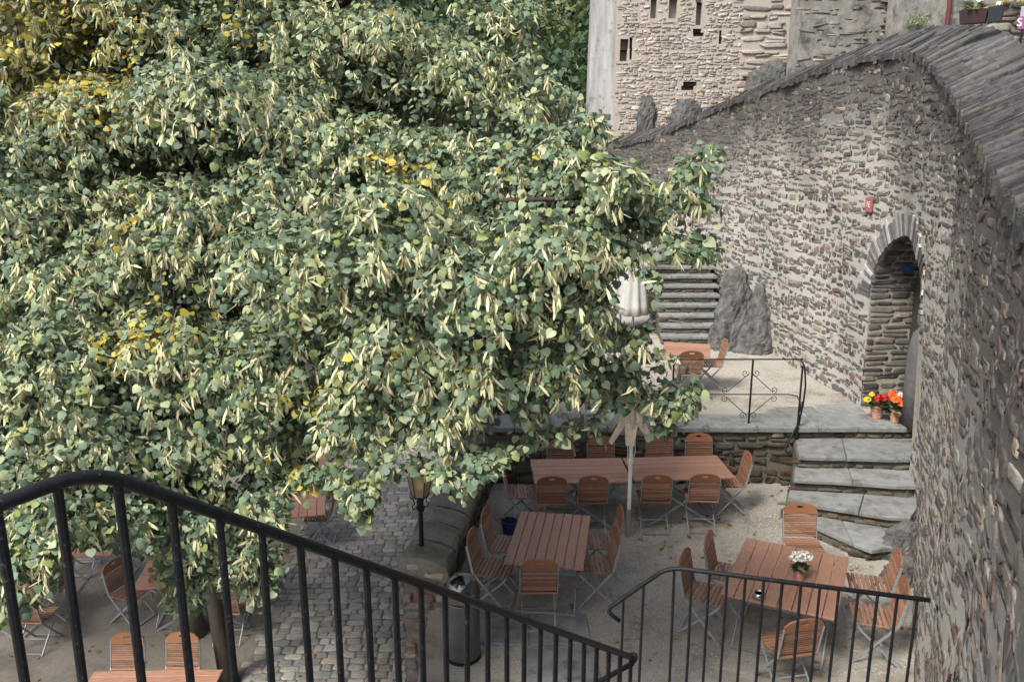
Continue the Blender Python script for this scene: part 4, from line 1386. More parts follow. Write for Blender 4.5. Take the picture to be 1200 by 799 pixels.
mb = MB(); mb.lathe([(.10, .68), (.10, .695), (.02, .70)], n=6); mb.build('bottom_plate', MAT['iron'], lp)
mb = MB(); mb.lathe([(.17, .985), (.165, 1.0), (.08, 1.10), (.05, 1.12), (.05, 1.15), (.02, 1.17), (.012, 1.22)], n=6); mb.build('roof', MAT['iron'], lp)
mb = MB(); mb.lathe([(.01, .76), (.03, .78), (.038, .82), (.03, .86), (.008, .88)], n=14); mb.build('bulb', m2, lp, smooth=True)

# ------------------------------------------------------------------ castle behind
def recessed_face(x0, x1, z0, z1, y, rects, mb, depth=.5):
    xs = sorted({x0, x1, *[r[0] for r in rects], *[r[1] for r in rects]})
    zs = sorted({z0, z1, *[r[2] for r in rects], *[r[3] for r in rects]})
    for a_, b_ in zip(xs[:-1], xs[1:]):
        for c_, d_ in zip(zs[:-1], zs[1:]):
            mx, mz = (a_ + b_) / 2, (c_ + d_) / 2
            if any(r[0] < mx < r[1] and r[2] < mz < r[3] for r in rects): continue
            mb.add([(a_, y, c_), (b_, y, c_), (b_, y, d_), (a_, y, d_)], [(0, 1, 2, 3)])
    for r in rects:
        dp = r[4] if len(r) > 4 else depth
        a_, b_, c_, d_ = r[:4]
        mb.add([(a_, y, c_), (b_, y, c_), (b_, y, d_), (a_, y, d_), (a_, y + dp, c_), (b_, y + dp, c_), (b_, y + dp, d_), (a_, y + dp, d_)],
               [(4, 5, 6, 7), (0, 1, 5, 4), (1, 2, 6, 5), (2, 3, 7, 6), (3, 0, 4, 7)])
TD = 32.0
def TX(px, py=60): return U(px, py, y=TD)
tower = empty('castle_tower', (TX(800).x, TD, 1), 0, 'pale rubble castle tower with narrow slits and ruined niches', 'tower')
x0, x1 = TX(722).x, TX(938).x
def rc(a_, b_, c_, d_, dp=.5):
    p, q = U(a_, d_, y=TD), U(b_, c_, y=TD)
    return (p.x, q.x, p.z, q.z, dp)
RC = [rc(748, 751, -60, 26), rc(763, 772, -50, 22, .35), rc(785, 797, -50, 22, .35), rc(815, 826, -50, 30, .4), rc(726, 735, 46, 72, .45), rc(737.5, 741, 44, 70, .5),
      rc(842, 846, 36, 52, .3), rc(813, 823, 34, 43, .35), rc(800, 814, 96, 106, .4)]
_RC = []
for r in RC:
    nq = 3 if r[3] - r[2] > .8 else 2
    zs_ = np.linspace(r[2], r[3], nq + 1)
    for q_ in range(nq):
        ww_ = r[1] - r[0]
        _RC.append((r[0] + random.uniform(-.22, .12) * ww_, r[1] + random.uniform(-.12, .22) * ww_, zs_[q_], zs_[q_ + 1], r[4]))
RC = _RC
mb = MB(); mb.col = (.40, .365, .33)
recessed_face(x0, x1, 0, 15, TD, RC, mb)
mb.add([(x0, TD, 0), (x0, TD + 6, 0), (x0, TD + 6, 15), (x0, TD, 15)], [(3, 2, 1, 0)])
mb.add([(x1, TD, 0), (x1, TD + 6, 0), (x1, TD + 6, 15), (x1, TD, 15)], [(0, 1, 2, 3)])
mb.add([(x0, TD, 15), (x1, TD, 15), (x1, TD + 6, 15), (x0, TD + 6, 15)], [(0, 1, 2, 3)])
mb.build('wall', MAT['mortar'], tower, True)
PALT = np.array([(.39, .355, .322), (.34, .31, .282), (.41, .375, .335), (.30, .275, .255), (.37, .345, .322), (.23, .21, .195), (.40, .36, .315)])
xq = TX(868).x
Fm = plane_map((0, TD, 0), (1, 0, 0), (0, -1, 0))
cu, cz, w, h = course(x0, xq, 3.5, 11.0, (.07, .16), (.12, .36), (.02, .06), .03)
ok = np.ones(len(cu), bool)
for r in RC:
    ok &= ~((cu + w / 2 > r[0] - .02) & (cu - w / 2 < r[1] + .02) & (cz + h / 2 > r[2] - .02) & (cz - h / 2 < r[3] + .02))
ok &= (cu + w / 2 < xq + .05) & (cu - w / 2 > x0 - .02)
P, col = stone_verts(cu[ok], cz[ok], w[ok], h[ok], Fm, (.004, .03), .24, .14, PALT)
emit_stones(P, col, 'stone', 'rubble_stones', tower, MAT['stone'], 60)
cu, cz, w, h = course(xq, x1, 3.5, 11.0, (.12, .30), (.35, 1.1), (.03, .07), .02)
ok = (cu + w / 2 < x1 + .03) & (cu - w / 2 > xq - .1)
P, col = stone_verts(cu[ok], cz[ok], w[ok], h[ok], Fm, (.02, .07), .16, .05, PALT * .95)
emit_stones(P, col, 'quoin', 'quoins', tower, MAT['stone'], 150)
# stub of the older, grey rendered wall on its shaded side
side = empty('plastered_wall', (x0 - .5, TD + .3, 0), 0, 'grey weathered rendered wall left of the pale tower', 'wall')
xl = TX(692).x
mb = MB(); mb.hexa([(xl - .1, TD + 1.2, 0), (x0 - .003, TD + .35, 0), (x0 - .003, TD + 3, 0), (xl, TD + 3, 0), (xl + .25, TD + 1.2, 15), (x0 - .003, TD + .35, 15), (x0 - .003, TD + 3, 15), (xl + .3, TD + 3, 15)])
mb.build('wall', MAT['render'], side, True)
# broken render patches at the tower foot
for (px_, py_, ww, hh, lab) in ((758, 112, .5, 1.3, 'ragged grey stump of broken walling at the tower foot, left one'), (803, 116, .85, 1.1, 'blocked grey arch stump at the tower foot below the niche')):
    p = U(px_, py_, y=TD + .12)
    rock('ruined_stump', [(p.x, p.y, p.z - 2.0, ww * .95), (p.x, p.y, p.z - .7, ww * .9), (p.x + .05, p.y, p.z - .3, ww * .72), (p.x - .08, p.y, p.z - .02, ww * .5), (p.x - .08, p.y, p.z + .04, ww * .05)], lab, px_ * .1)
p = U(900, 88, y=TD - .7)
rock('rock_outcrop', [(p.x, p.y, p.z - 2.2, 1.15), (p.x, p.y, p.z - .5, .95), (p.x, p.y, p.z, .8), (p.x + .2, p.y, p.z + .35, .5), (p.x + .3, p.y, p.z + .5, .1)], 'dark boulder at the corner foot of the pale tower', 2.7)

# grey wall and dark wall behind the coping
gw = empty('castle_wall', (9.5, 25, 3), 0, 'grey rendered castle wall with broken courses behind the coping', 'wall')
D2 = 24.5
xa, xb = U(938, 40, y=D2).x, U(1062, 20, y=D2).x
mb = MB(); mb.col = (.27, .255, .235)
mb.box(((xa + xb) / 2, D2 + .5, 7), (xb - xa, 1.0, 14))
mb.build('wall', MAT['plaster'], gw, True)
Fm = plane_map((0, D2, 0), (1, 0, 0), (0, -1, 0))
cu, cz, w, h = course(U(1036, 10, y=D2).x, xb, 7.2, 10.5, (.12, .22), (.3, .9), (.02, .06), .02)
ok = cu + w / 2 < xb + .1
P, col = stone_verts(cu[ok], cz[ok], w[ok], h[ok], Fm, (.02, .10), .18, .06, PAL * .9)
emit_stones(P, col, 'stone', 'rubble_stones', gw, MAT['stone'], 100)
cu, cz, w, h = course(xa, U(1036, 10, y=D2).x, 6.0, 10.5, (.08, .16), (.15, .5), (.03, .1), .03)
ok = rng.random(len(cu)) < .4
P, col = stone_verts(cu[ok], cz[ok], w[ok], h[ok], Fm, (.003, .02), .2, .1, PAL * 1.25)
emit_stones(P, col, 'stone', 'rubble_stones', gw, MAT['stone'], 100)
dw = empty('castle_wall', (11, 21, 3), 0, 'dark rendered castle wall carrying the red downpipe', 'wall')
D3 = 20.5
xc_, xd = U(1056, 20, y=D3).x, 14.5
mb = MB(); mb.box(((xc_ + xd) / 2, D3 + .4, 7), (xd - xc_, .8, 14)); mb.build('wall', MAT['plaster'], dw, True)
p = U(1112, 12, y=D3 - .07)
pipe = empty('downpipe', (p.x, p.y, p.z - .6), 0, 'dark red drainpipe fixed to the dark castle wall', 'drainpipe')
mb = MB(); mb.col = (.11, .03, .033); mb.tube([(0, 0, -2.5), (0, 0, 5)], .05, 14); mb.build('pipe', MAT['plain'], pipe)
for zz in (.25, 2.2):
    mb = MB(); mb.col = (.14, .04, .045); mb.box((0, .02, zz), (.17, .10, .05), bev=.01); mb.build('bracket', MAT['plain'], pipe)
# low rubble parapet with stonecrop, right
pr = empty('rubble_parapet', (9, 14.5, 5), 0, 'low rubble parapet with yellow stonecrop behind the coping', 'wall')
D4 = 14.2
xe0, xe1 = U(1158, 40, y=D4).x, 10.5
mb = MB(); mb.col = (.2, .19, .18)
mb.box(((xe0 + xe1) / 2, D4 + .25, 4.0), (xe1 - xe0, .5, 6.7)); mb.build('wall', MAT['mortar'], pr, True)
Fm = plane_map((0, D4, 0), (1, 0, 0), (0, -1, 0))
cu, cz, w, h = course(xe0, xe1, 5.5, 7.3, (.07, .16), (.15, .45), (.015, .03), .02)
P, col = stone_verts(cu, cz, w, h, Fm, (.01, .05), .16, .06, PAL)
emit_stones(P, col, 'stone', 'rubble_stones', pr, MAT['stone'], 60)
def bushy(name, c, rad, n, size, col, label, cat='plant', flat=.6):
    mb = MB()
    for k in range(n):
        v = Vector((random.gauss(0, 1), random.gauss(0, 1), abs(random.gauss(0, .8)))).normalized() * rad * random.uniform(.4, 1)
        p = Vector(c) + Vector((v.x, v.y, v.z * flat))
        a_ = Vector((random.gauss(0, 1), random.gauss(0, 1), random.gauss(0, 1))).normalized(); b_ = a_.orthogonal().normalized()
        f_ = random.uniform(.6, 1.4); mb.col = tuple(x_ * f_ for x_ in col)
        mb.add([p, p + a_ * size + b_ * size * .4, p + a_ * size * 2, p + a_ * size - b_ * size * .4], [(0, 1, 2), (0, 2, 3)])
    return tag(mb.build(name, MAT['leaf']), label, cat, None, 'stuff')
p = U(1186, 12, y=D4 + .1); bushy('stonecrop', (p.x, p.y, 7.35), .32, 260, .03, (.26, .23, .03), 'yellow stonecrop cushion growing on the rubble parapet')
p = U(1078, 26, y=D2 - .1)
p = U(1076, 30, y=D3 - .2); bushy('wall_fern', (p.x, p.y, p.z), .32, 300, .035, (.10, .15, .03), 'green weeds sprouting behind the coping by the downpipe', flat=1)
p = U(1052, 32, y=D2 - .2); bushy('wall_weeds', (p.x, p.y, p.z), .3, 220, .035, (.06, .09, .03), 'dark green weeds growing out of the broken castle wall', flat=1)
# trough and signs behind the coping
p = U(1141, 28, y=11.2)
tr_ = empty('plant_trough', (p.x, p.y, p.z), R(-35), 'dark plant trough standing on the wall coping', 'trough')
mb = MB(); mb.col = (.03, .014, .016); mb.hexa([(-.15, -.07, 0), (.13, -.07, 0), (.13, .07, 0), (-.15, .07, 0), (-.17, -.09, .16), (.15, -.09, .16), (.15, .09, .16), (-.17, .09, .16)]); mb.build('box', MAT['plain'], tr_)
mb = MB(); mb.col = (.015, .02, .03); mb.hexa([(.16, -.06, 0), (.30, -.06, 0), (.30, .06, 0), (.16, .06, 0), (.15, -.08, .18), (.32, -.08, .18), (.32, .08, .18), (.15, .08, .18)]); mb.build('bucket', MAT['plain'], tr_)
mb = MB(); leafy(mb, (-.02, 0, .17), .16, 50, .025, (.14, .17, .03)); mb.build('leaves', MAT['leaf'], tr_, kind='stuff')
mb = MB(); flower_head(mb, (.04, 0, .25), .04, (.8, .8, .78), 14, .018); flower_head(mb, (.26, 0, .21), .03, (.8, .8, .8), 10, .018); mb.build('flower_head', MAT['petal'], tr_)
for (px_, py_, bgc, txt, lab, hh) in ((1199, 27, (.26, .09, .20), 'S', 'small purple sign with a white S at the frame edge', .15), (1202, 14, (.36, .33, .40), '', 'pale lilac board above the purple sign at the frame edge', .12)):
    p = U(px_, py_, y=10.6)
    sr = empty('sign_board', p, R(-8), lab, 'sign')
    mb = MB(); mb.col = bgc; mb.box((.02, 0, 0), (.15, .012, hh), bev=.004); mb.build('plate', MAT['plain'], sr)
    mb = MB(); mb.tube([(0.0, .014, -.55), (0.0, .014, .07)], .009, 8); mb.build('post', MAT['iron'], sr)
    if txt:
        me = text_mesh(txt, .13)
        t = link('lettering', me, MAT['plain'], sr); t.rotation_euler = (R(90), 0, 0); t.location = (-.045, -.009, 0)

# slab-topped stub wall left of the tower foot
p = U(692, 137, y=26.5)
st_ = empty('stub_wall', (p.x, p.y, 0), 0, 'short stub of wall with a flat slate slab, left of the tower', 'wall')
mb = MB(); mb.box((p.x, p.y + .3, p.z / 2 - .1), (1.0, .6, p.z + .0)); mb.build('wall', MAT['plaster'], st_, True)
mb = MB(); slab(mb, [(p.x - .65, p.y - .15), (p.x + .6, p.y - .2), (p.x + .65, p.y + .7), (p.x - .6, p.y + .7)], p.z - .1, p.z + .08, .03); mb.build('slab', MAT['rock'], st_, True)

# ------------------------------------------------------------------ hillside and far wood
mb = MB()
hx = np.linspace(-140, 120, 40); hy = np.linspace(34, 220, 30)
vs = []
for y_ in hy:
    for x_ in hx:
        t = (y_ - 34) / 186
        zz = YARD - .1 + max(0, (y_ - 40)) * .42 * (1 - .25 * t) + 2.5 * math.sin(x_ * .07 + y_ * .05) * min(1, t * 5)
        vs.append((x_, y_, zz))
fs = [(j * 40 + i_, j * 40 + i_ + 1, (j + 1) * 40 + i_ + 1, (j + 1) * 40 + i_) for j in range(29) for i_ in range(39)]
mb.add(vs, fs)
tag(mb.build('hillside', MAT['dirt'], smooth=True), 'steep wooded hillside behind the castle', None, None, 'structure')
def hz_(x_, y_):
    t = (y_ - 34) / 186
    return YARD - .1 + max(0, (y_ - 40)) * .42 * (1 - .25 * t) + 2.5 * math.sin(x_ * .07 + y_ * .05) * min(1, t * 5)
Pq, Cq = [], []
for k in range(150):
    y_ = random.uniform(42, 125)
    x_ = random.uniform(-.75, .16) * y_
    r_ = random.uniform(1.9, 3.6)
    zc = hz_(x_, y_) + r_ * 1.25
    n_ = 700 if -.1 < x_ / y_ < .16 else 260
    v = rng.normal(0, 1, (n_, 3)); v /= np.linalg.norm(v, axis=1)[:, None]
    lump = 1 + .18 * np.sin(5 * v[:, 0] + k) + .18 * np.sin(6 * v[:, 1] + 2 * k) + .12 * np.sin(9 * v[:, 2] + k)
    c_ = np.array((x_, y_, zc)) + v * np.array((r_, r_, r_ * 1.3)) * (lump * rng.uniform(.72, 1.0, n_))[:, None]
    sz = .26 if n_ > 300 else .5
    a_ = rng.normal(0, 1, (n_, 3)); a_ /= np.linalg.norm(a_, axis=1)[:, None]
    b_ = np.cross(a_, v + .3 * rng.normal(0, 1, (n_, 3))); b_ /= np.linalg.norm(b_, axis=1)[:, None]
    Pq.append(np.stack([c_ - a_ * sz, c_ + b_ * sz * .7, c_ + a_ * sz, c_ - b_ * sz * .7], 1))
    base = np.array(random.choice([(.045, .085, .035), (.06, .10, .04), (.035, .07, .035), (.10, .13, .045)]))
    Cq.append(np.repeat((base * rng.uniform(.6, 1.4, (n_, 1)))[:, None], 4, 1))
Pq = np.concatenate(Pq); Cq = np.concatenate(Cq)
n_ = len(Pq)
tag(link('far_wood', fast_mesh('far_wood', Pq.reshape(-1, 3), np.arange(4 * n_).reshape(-1, 4), Cq.reshape(-1, 3)), MAT['forest_leaf']), 'dense green wood on the hillside behind the castle', 'wood', None, 'stuff')

# ------------------------------------------------------------------ the linden tree
TB = U(222, 742, z=YARD)
linden = empty('linden_tree', (TB.x, TB.y, YARD), 0, 'huge silver linden tree with drooping leaves and pale bracts', 'tree')
CL = [  # px, py, distance, radius in photo pixels
 (470, 275, 5.6, 95), (350, 310, 5.9, 95), (560, 335, 5.4, 88), (640, 290, 5.4, 74), (705, 210, 5.6, 50), (728, 225, 5.7, 30), (690, 285, 5.5, 46), (680, 350, 5.5, 56),
 (650, 425, 5.4, 52), (715, 440, 5.7, 38), (560, 440, 5.3, 68), (460, 400, 5.5, 84), (420, 485, 5.6, 58), (515, 490, 5.2, 44), (600, 465, 5.4, 36), (715, 275, 5.6, 30),
 (200, 410, 6.2, 95), (70, 440, 5.8, 95), (300, 440, 6.0, 86), (350, 400, 6.4, 78), (30, 520, 5.4, 70), (120, 515, 5.6, 68), (220, 520, 5.9, 66), (320, 510, 6.1, 58), (385, 470, 6.4, 56),
 (80, 330, 7.0, 100), (200, 270, 6.8, 95), (10, 250, 7.4, 95), (320, 230, 7.2, 90), (240, 115, 7.5, 92), (340, 130, 7.7, 80), (100, 150, 8.2, 100), (430, 180, 7.5, 84), (530, 200, 7.2, 78), (605, 200, 6.7, 58), (655, 180, 6.4, 38),
 (40, 50, 9.0, 105), (180, 20, 9.0, 100), (330, 40, 8.8, 100), (450, 60, 8.6, 88), (545, 90, 8.2, 76), (590, 30, 8.6, 55), (605, 125, 7.9, 46),
 (100, -70, 9.4, 115), (260, -80, 9.4, 115), (420, -70, 9.2, 100), (550, -60, 9.0, 70), (-80, 120, 8.0, 115), (-80, 330, 7.2, 115), (-70, 500, 5.8, 100),
 (150, 200, 10.0, 150), (350, 180, 10.0, 150), (500, 230, 9.2, 110), (120, 380, 9.0, 130), (320, 380, 8.8, 120), (470, 350, 7.8, 90), (570, 300, 7.4, 70), (250, 470, 8.0, 84), (120, 470, 7.8, 100), (-20, 400, 9.0, 130),
 (300, 60, 11.0, 175), (120, 60, 11.0, 175), (480, 100, 10.6, 120), (60, 585, 5.1, 56), (150, 595, 5.4, 52), (245, 600, 5.7, 52), (320, 580, 5.9, 42), (20, 640, 4.9, 38), (215, 655, 5.6, 28), (300, 655, 5.7, 26), (100, 605, 5.5, 40), (190, 580, 6.0, 50),
 (560, 238, 6.9, 70), (635, 235, 6.5, 62), (690, 225, 6.3, 50), (500, 235, 7.2, 66), (758, 222, 5.8, 26), (735, 250, 5.9, 34),
 (630, 390, 6.8, 50), (550, 420, 6.8, 62), (430, 430, 7.0, 62),
]
# small outlying sprays that make the ragged outline
OUTL = [(820, 285, 5.6, 16), (800, 200, 5.6, 18), (812, 235, 5.6, 10), (835, 180, 5.6, 8), (790, 290, 5.5, 26), (765, 330, 5.4, 26), (755, 400, 5.5, 26), (780, 470, 5.6, 18), (770, 500, 5.6, 14), (800, 455, 5.6, 10), (700, 505, 5.4, 20), (650, 512, 5.3, 20),
        (560, 545, 5.0, 26), (520, 560, 4.9, 22), (600, 530, 5.1, 14), (590, 545, 5.0, 12), (430, 575, 5.3, 20), (425, 600, 5.3, 12), (395, 565, 5.4, 26), (310, 590, 5.6, 34), (290, 640, 5.6, 26), (305, 690, 5.6, 14), (230, 620, 5.6, 38), (222, 670, 5.6, 22), (345, 600, 5.7, 26),
        (60, 620, 4.8, 36), (70, 665, 4.7, 18), (20, 650, 4.7, 26), (15, 705, 4.6, 14), (140, 610, 5.2, 30), (345, 650, 5.6, 10), (210, 700, 5.6, 12), (180, 600, 5.5, 30), (370, 560, 5.6, 30), (460, 560, 5.2, 22), (640, 70, 7.8, 24), (650, 100, 7.6, 24), (690, 150, 6.2, 22), (630, 20, 8.2, 24), (475, 545, 5.1, 20)]
YEL = [(80, 60, 8.2, 62), (30, 50, 8.4, 55), (100, 95, 7.9, 40), (130, 235, 6.3, 32), (120, 215, 6.3, 22), (190, 345, 5.9, 40), (135, 385, 5.8, 26), (490, 255, 6.4, 26), (480, 230, 6.5, 28), (355, 470, 5.6, 22), (275, 235, 6.4, 14), (280, 25, 8.0, 24), (690, 185, 5.6, 10), (230, 345, 5.8, 26), (360, 565, 5.6, 22), (445, 180, 6.8, 20), (520, 270, 6.6, 20), (330, 545, 5.5, 16)]
yel_c = np.array([tuple(U(a, b, y=c)) for a, b, c, r_ in YEL]); yel_r = np.array([1.35 * r_ * c / FPX for a, b, c, r_ in YEL])

leaf_T = np.array([(0, 0, 0), (0, .45, .03), (0, 1.02, -.16),
                   (.20, -.13, .02), (.48, .02, .0), (.55, .33, -.03), (.36, .68, -.05),
                   (-.20, -.13, .02), (-.48, .02, .0), (-.55, .33, -.03), (-.36, .68, -.05)], float)
leaf_F = np.array([(1, 0, 3), (1, 3, 4), (1, 4, 5), (1, 5, 6), (1, 6, 2), (1, 7, 0), (1, 8, 7), (1, 9, 8), (1, 10, 9), (1, 2, 10)])
brac_T = np.array([(0, 0, 0), (.07, .25, .05), (-.07, .25, .05), (.09, .6, .05), (-.09, .6, .05), (.05, .9, -.06), (-.05, .9, -.06), (0, 1.0, -.13)])
brac_F = np.array([(0, 1, 2), (2, 1, 3), (2, 3, 4), (4, 3, 5), (4, 5, 6), (6, 5, 7)])

def nrm(a): return a / np.maximum(np.linalg.norm(a, axis=-1, keepdims=True), 1e-6)
LP, LN, LD, LS, LC = [], [], [], [], []      # leaf position, normal, tip direction, size, colour
BP, BN, BD, BS, BC = [], [], [], [], []
TW = []
TREE_C = np.array((TB.x + .4, TB.y - .6, 4.5))
def grow(c, r, nspray, out_bias, spray_len, small=False):
    c = np.array(c)
    zf = rng.uniform(.75, 1.25)
    v = nrm(rng.normal(0, 1, (nspray, 3)) + np.array((0, -.2, .45)))
    th_, ax_ = rng.uniform(.15, .75), rng.uniform(0, 2 * math.pi)
    o2_ = nrm((c - TREE_C) * np.array((1, 1, 0)) + rng.normal(0, .5, 3) * np.array((1, 1, 0)))
    lo = v * (np.array((r, r, r * .62)) * rng.uniform(.35, 1.0, nspray)[:, None]) * np.array((1, 1, zf))
    lo[:, 2] -= math.tan(th_) * (lo @ o2_) * .8
    p0 = c + lo
    outw = nrm(c - TREE_C)
    d0 = nrm(v * .9 + outw * out_bias + rng.normal(0, .3, (nspray, 3)))
    d0[:, 2] = d0[:, 2] * .6
    Ln = spray_len * rng.uniform(.6, 1.3, nspray)
    nl_ = 12
    t = (np.arange(nl_) + .6) / nl_
    droop = rng.uniform(.45, 1.0, nspray)
    pts = p0[:, None] + d0[:, None] * (Ln[:, None] * t)[..., None]
    pts[..., 2] -= (droop * Ln)[:, None] * (t ** 2) * .9
    TW.append(np.concatenate([p0[:, None], pts[:, [3, 6, 10]]], 1))
    side = nrm(np.cross(d0, np.array((0, 0, 1.0))))
    sgn = np.where(np.arange(nl_) % 2, 1., -1.)
    pos = pts + side[:, None] * (sgn * .035)[None, :, None] + rng.normal(0, .022, pts.shape)
    o3 = nrm(pos - c)
    nn = nrm(.5 * o3 + np.array((0, 0, .62)) + outw * .22 + rng.normal(0, .5, pos.shape))
    td = d0[:, None] * .45 + side[:, None] * (sgn * .55)[None, :, None] + np.array((0, 0, -.75)) + rng.normal(0, .28, pos.shape)
    td = nrm(td - nn * np.sum(td * nn, -1, keepdims=True))
    sz = (.026 + .050 * rng.random(pos.shape[:2]) ** 1.1) * np.where(rng.random(pos.shape[:2]) < .12, 1.25, 1.0) * (1.0 - .25 * t)[None]
    hue = rng.random(pos.shape[:2])
    base = np.array((.112, .166, .108))
    cA = base * rng.uniform(.75, 1.3, pos.shape[:2])[..., None]
    cA = np.where((hue < .13)[..., None], np.array((.22, .265, .10)) * rng.uniform(.8, 1.2, pos.shape[:2])[..., None], cA)
    cA = np.where(((hue > .13) & (hue < .33))[..., None], np.array((.29, .335, .195)) * rng.uniform(.85, 1.15, pos.shape[:2])[..., None], cA)
    dy = np.linalg.norm(pos[:, :, None] - yel_c[None, None], axis=-1) / yel_r
    isy = (rng.random(pos.shape[:2]) < .006) | (dy.min(-1) < rng.uniform(.55, 1.5, pos.shape[:2])) & (rng.random(pos.shape[:2]) < .68)
    cA = np.where(isy[..., None], np.array((.42, .35, .06)) * rng.uniform(.4, 1.15, pos.shape[:2])[..., None], cA)
    LP.append(pos.reshape(-1, 3)); LN.append(nn.reshape(-1, 3)); LD.append(td.reshape(-1, 3)); LS.append(sz.ravel()); LC.append(cA.reshape(-1, 3))
    # bracts with fruit, hanging in bunches
    for (tt, prob, num) in ((3, .36, 6), (6, .5, 7), (9, .6, 7), (11, .45, 6)):
        sel = rng.random(nspray) < prob * np.clip(.25 + 1.3 * v[:, 2] + .5 * (v * outw).sum(1), .05, 1.6)
        q = pts[sel, tt]
        m_ = len(q)
        if not m_: continue
        pp = q[:, None] + rng.normal(0, .012, (m_, num, 3))
        dd = nrm(np.array((0, 0, -1.)) + rng.normal(0, .2, (m_, 1, 3)) + rng.normal(0, .34, (m_, num, 3)))
        oo = nrm(q - c)[:, None] + rng.normal(0, .5, (m_, num, 3))
        oo = nrm(oo - dd * np.sum(oo * dd, -1, keepdims=True))
        BP.append(pp.reshape(-1, 3)); BD.append(dd.reshape(-1, 3)); BN.append(oo.reshape(-1, 3))
        BS.append(rng.uniform(.06, .115, m_ * num))
        BC.append(np.array((.60, .59, .36)) * rng.uniform(.7, 1.15, (m_, num))[..., None].reshape(-1, 1) * (1 + rng.normal(0, .05, (m_ * num, 3))))
_fr = [q for q in CL if q[2] < 8.3]
FILL = []
for q in _fr:
    for w_ in sorted(_fr, key=lambda t: (t[0] - q[0]) ** 2 + (t[1] - q[1]) ** 2)[1:4]:
        if rng.random() < .16 and abs(w_[2] - q[2]) < 1.4:
            t_ = rng.uniform(.35, .65)
            FILL.append((q[0] * (1 - t_) + w_[0] * t_ + rng.normal(0, 14), q[1] * (1 - t_) + w_[1] * t_ + rng.normal(0, 10), q[2] * (1 - t_) + w_[2] * t_ + .1, rng.uniform(.35, .6) * min(q[3], w_[3])))
for (a, b, c, r_) in CL + FILL:
    rad = (.80 if c < 9.3 else 1) * r_ * c / FPX
    area = 4 * math.pi * rad * rad
    dens = 76 if c < 8.7 else 34
    edge = a > 690 or (b > 420 and c < 6.5)
    grow(U(a, b, y=c), rad, int(area * dens) + 8, .25, .20 if edge else (.27 if c < 8 else .36))
    if c < 8.7 and not edge:      # long loose sprays that hang out of the clump
        grow(U(a, b, y=c), rad * 1.12, int(area * 4), .5, .55)
for c_ in ((-8.2, 7.6, 4.8), (-9.4, 9.5, 5.6), (-10.0, 7.6, 6.2), (-8.0, 10.5, 6.8), (-11, 11, 4.5)):  # unseen clumps left of the view, added to block sun and shade the courtyard
    grow(c_, 1.5, 700, .3, .5)
for (a, b, c, r_) in OUTL:
    rad = r_ * c / FPX
    grow(U(a, b, y=c), rad * .8, max(3, int(6 + r_ * .5)), .35, .20, True)
print('leaves', sum(map(len, LP)), 'bracts', sum(map(len, BP)))
LP, LN, LD, LS, LC = map(np.concatenate, (LP, LN, LD, LS, LC))
BP, BN, BD, BS, BC = map(np.concatenate, (BP, BN, BD, BS, BC))
# keep the gap where parasol and chair show
lx, ly, lz = project(LP)
def carve(px_, py_, sx, sy): return ((lx - px_) / sx) ** 2 + ((ly - py_) / sy) ** 2 < 1
kill = carve(800, 385, 40, 30) | ((lx > 772) & (ly > 303) & (ly < 405)) | ((np.abs(lx - 739) < 18 + rng.normal(0, 4, len(lx))) & (ly > 322 + rng.normal(0, 5, len(lx))) & (ly < 372 + rng.normal(0, 5, len(lx)))) | carve(483, 582, 22, 26) | carve(735, 500, 30, 19) | ((lx > 846) & (lz < 14)) | carve(742, 352, 22, 30) | ((LP[:, 2] < YARD + .2))
kill |= (lx > np.interp(ly, [0, 40, 80, 100, 125], [640, 626, 640, 660, 700]) + rng.normal(0, 4, len(lx))) & (ly < 125) & (lz > 5)
kill |= (ly > 622) & (lx > 355) | ((ly > 575) & (lx > 445) & (lx < 470)) | ((ly > 590) & (lx > 450))
kill |= (ly > 535) & (lx > 615)
LP, LN, LD, LS, LC = LP[~kill], LN[~kill], LD[~kill], LS[~kill], LC[~kill]
bx_, by__, bz_ = project(BP)
kb = ((((bx_ - 735) / 34) ** 2 + ((by__ - 498) / 26) ** 2) < 1) | ((bx_ > 772) & (by__ > 303) & (by__ < 405)) | ((np.abs(bx_ - 739) < 19) & (by__ > 312) & (by__ < 374)) | (((bx_ - 483) / 24) ** 2 + ((by__ - 582) / 28) ** 2 < 1) | ((bx_ > np.interp(by__, [0, 40, 80, 100, 125], [634, 620, 634, 654, 694])) & (by__ < 125)) | ((bx_ > 835)) | ((by__ > 620) & (bx_ > 350)) | ((by__ > 530) & (bx_ > 600)) | (((bx_ - 800) / 40) ** 2 + ((by__ - 385) / 30) ** 2 < 1)
BP, BN, BD, BS, BC = BP[~kb], BN[~kb], BD[~kb], BS[~kb], BC[~kb]

def cards(P, N_, D_, S_, T, curl=None):
    X = np.cross(D_, N_)
    TT = np.repeat(T[None], len(P), 0)
    if curl is not None:
        TT[..., 2] += -curl[:, None] * (TT[..., 0] ** 2 * 1.2 + TT[..., 1] ** 2 * .35)
    return P[:, None] + S_[:, None, None] * (TT[..., :1] * X[:, None] + TT[..., 1:2] * D_[:, None] + TT[..., 2:3] * N_[:, None])
curl = rng.normal(.15, .35, len(LP))
_bx = np.array([-400, 0, 60, 75, 120, 160, 200, 235, 250, 300, 325, 333, 338, 388, 402, 430, 445, 470, 500, 540, 575, 600, 640, 680, 720, 770, 800, 830, 900])
_by = np.array([740, 735, 700, 640, 636, 645, 715, 720, 690, 715, 690, 660, 574, 572, 600, 620, 560, 545, 560, 588, 560, 528, 516, 508, 502, 508, 502, 470, 300])
lx, ly, lz = project(LP)
kp = ~(ly > np.interp(lx, _bx, _by) + rng.normal(0, 7, len(lx)))
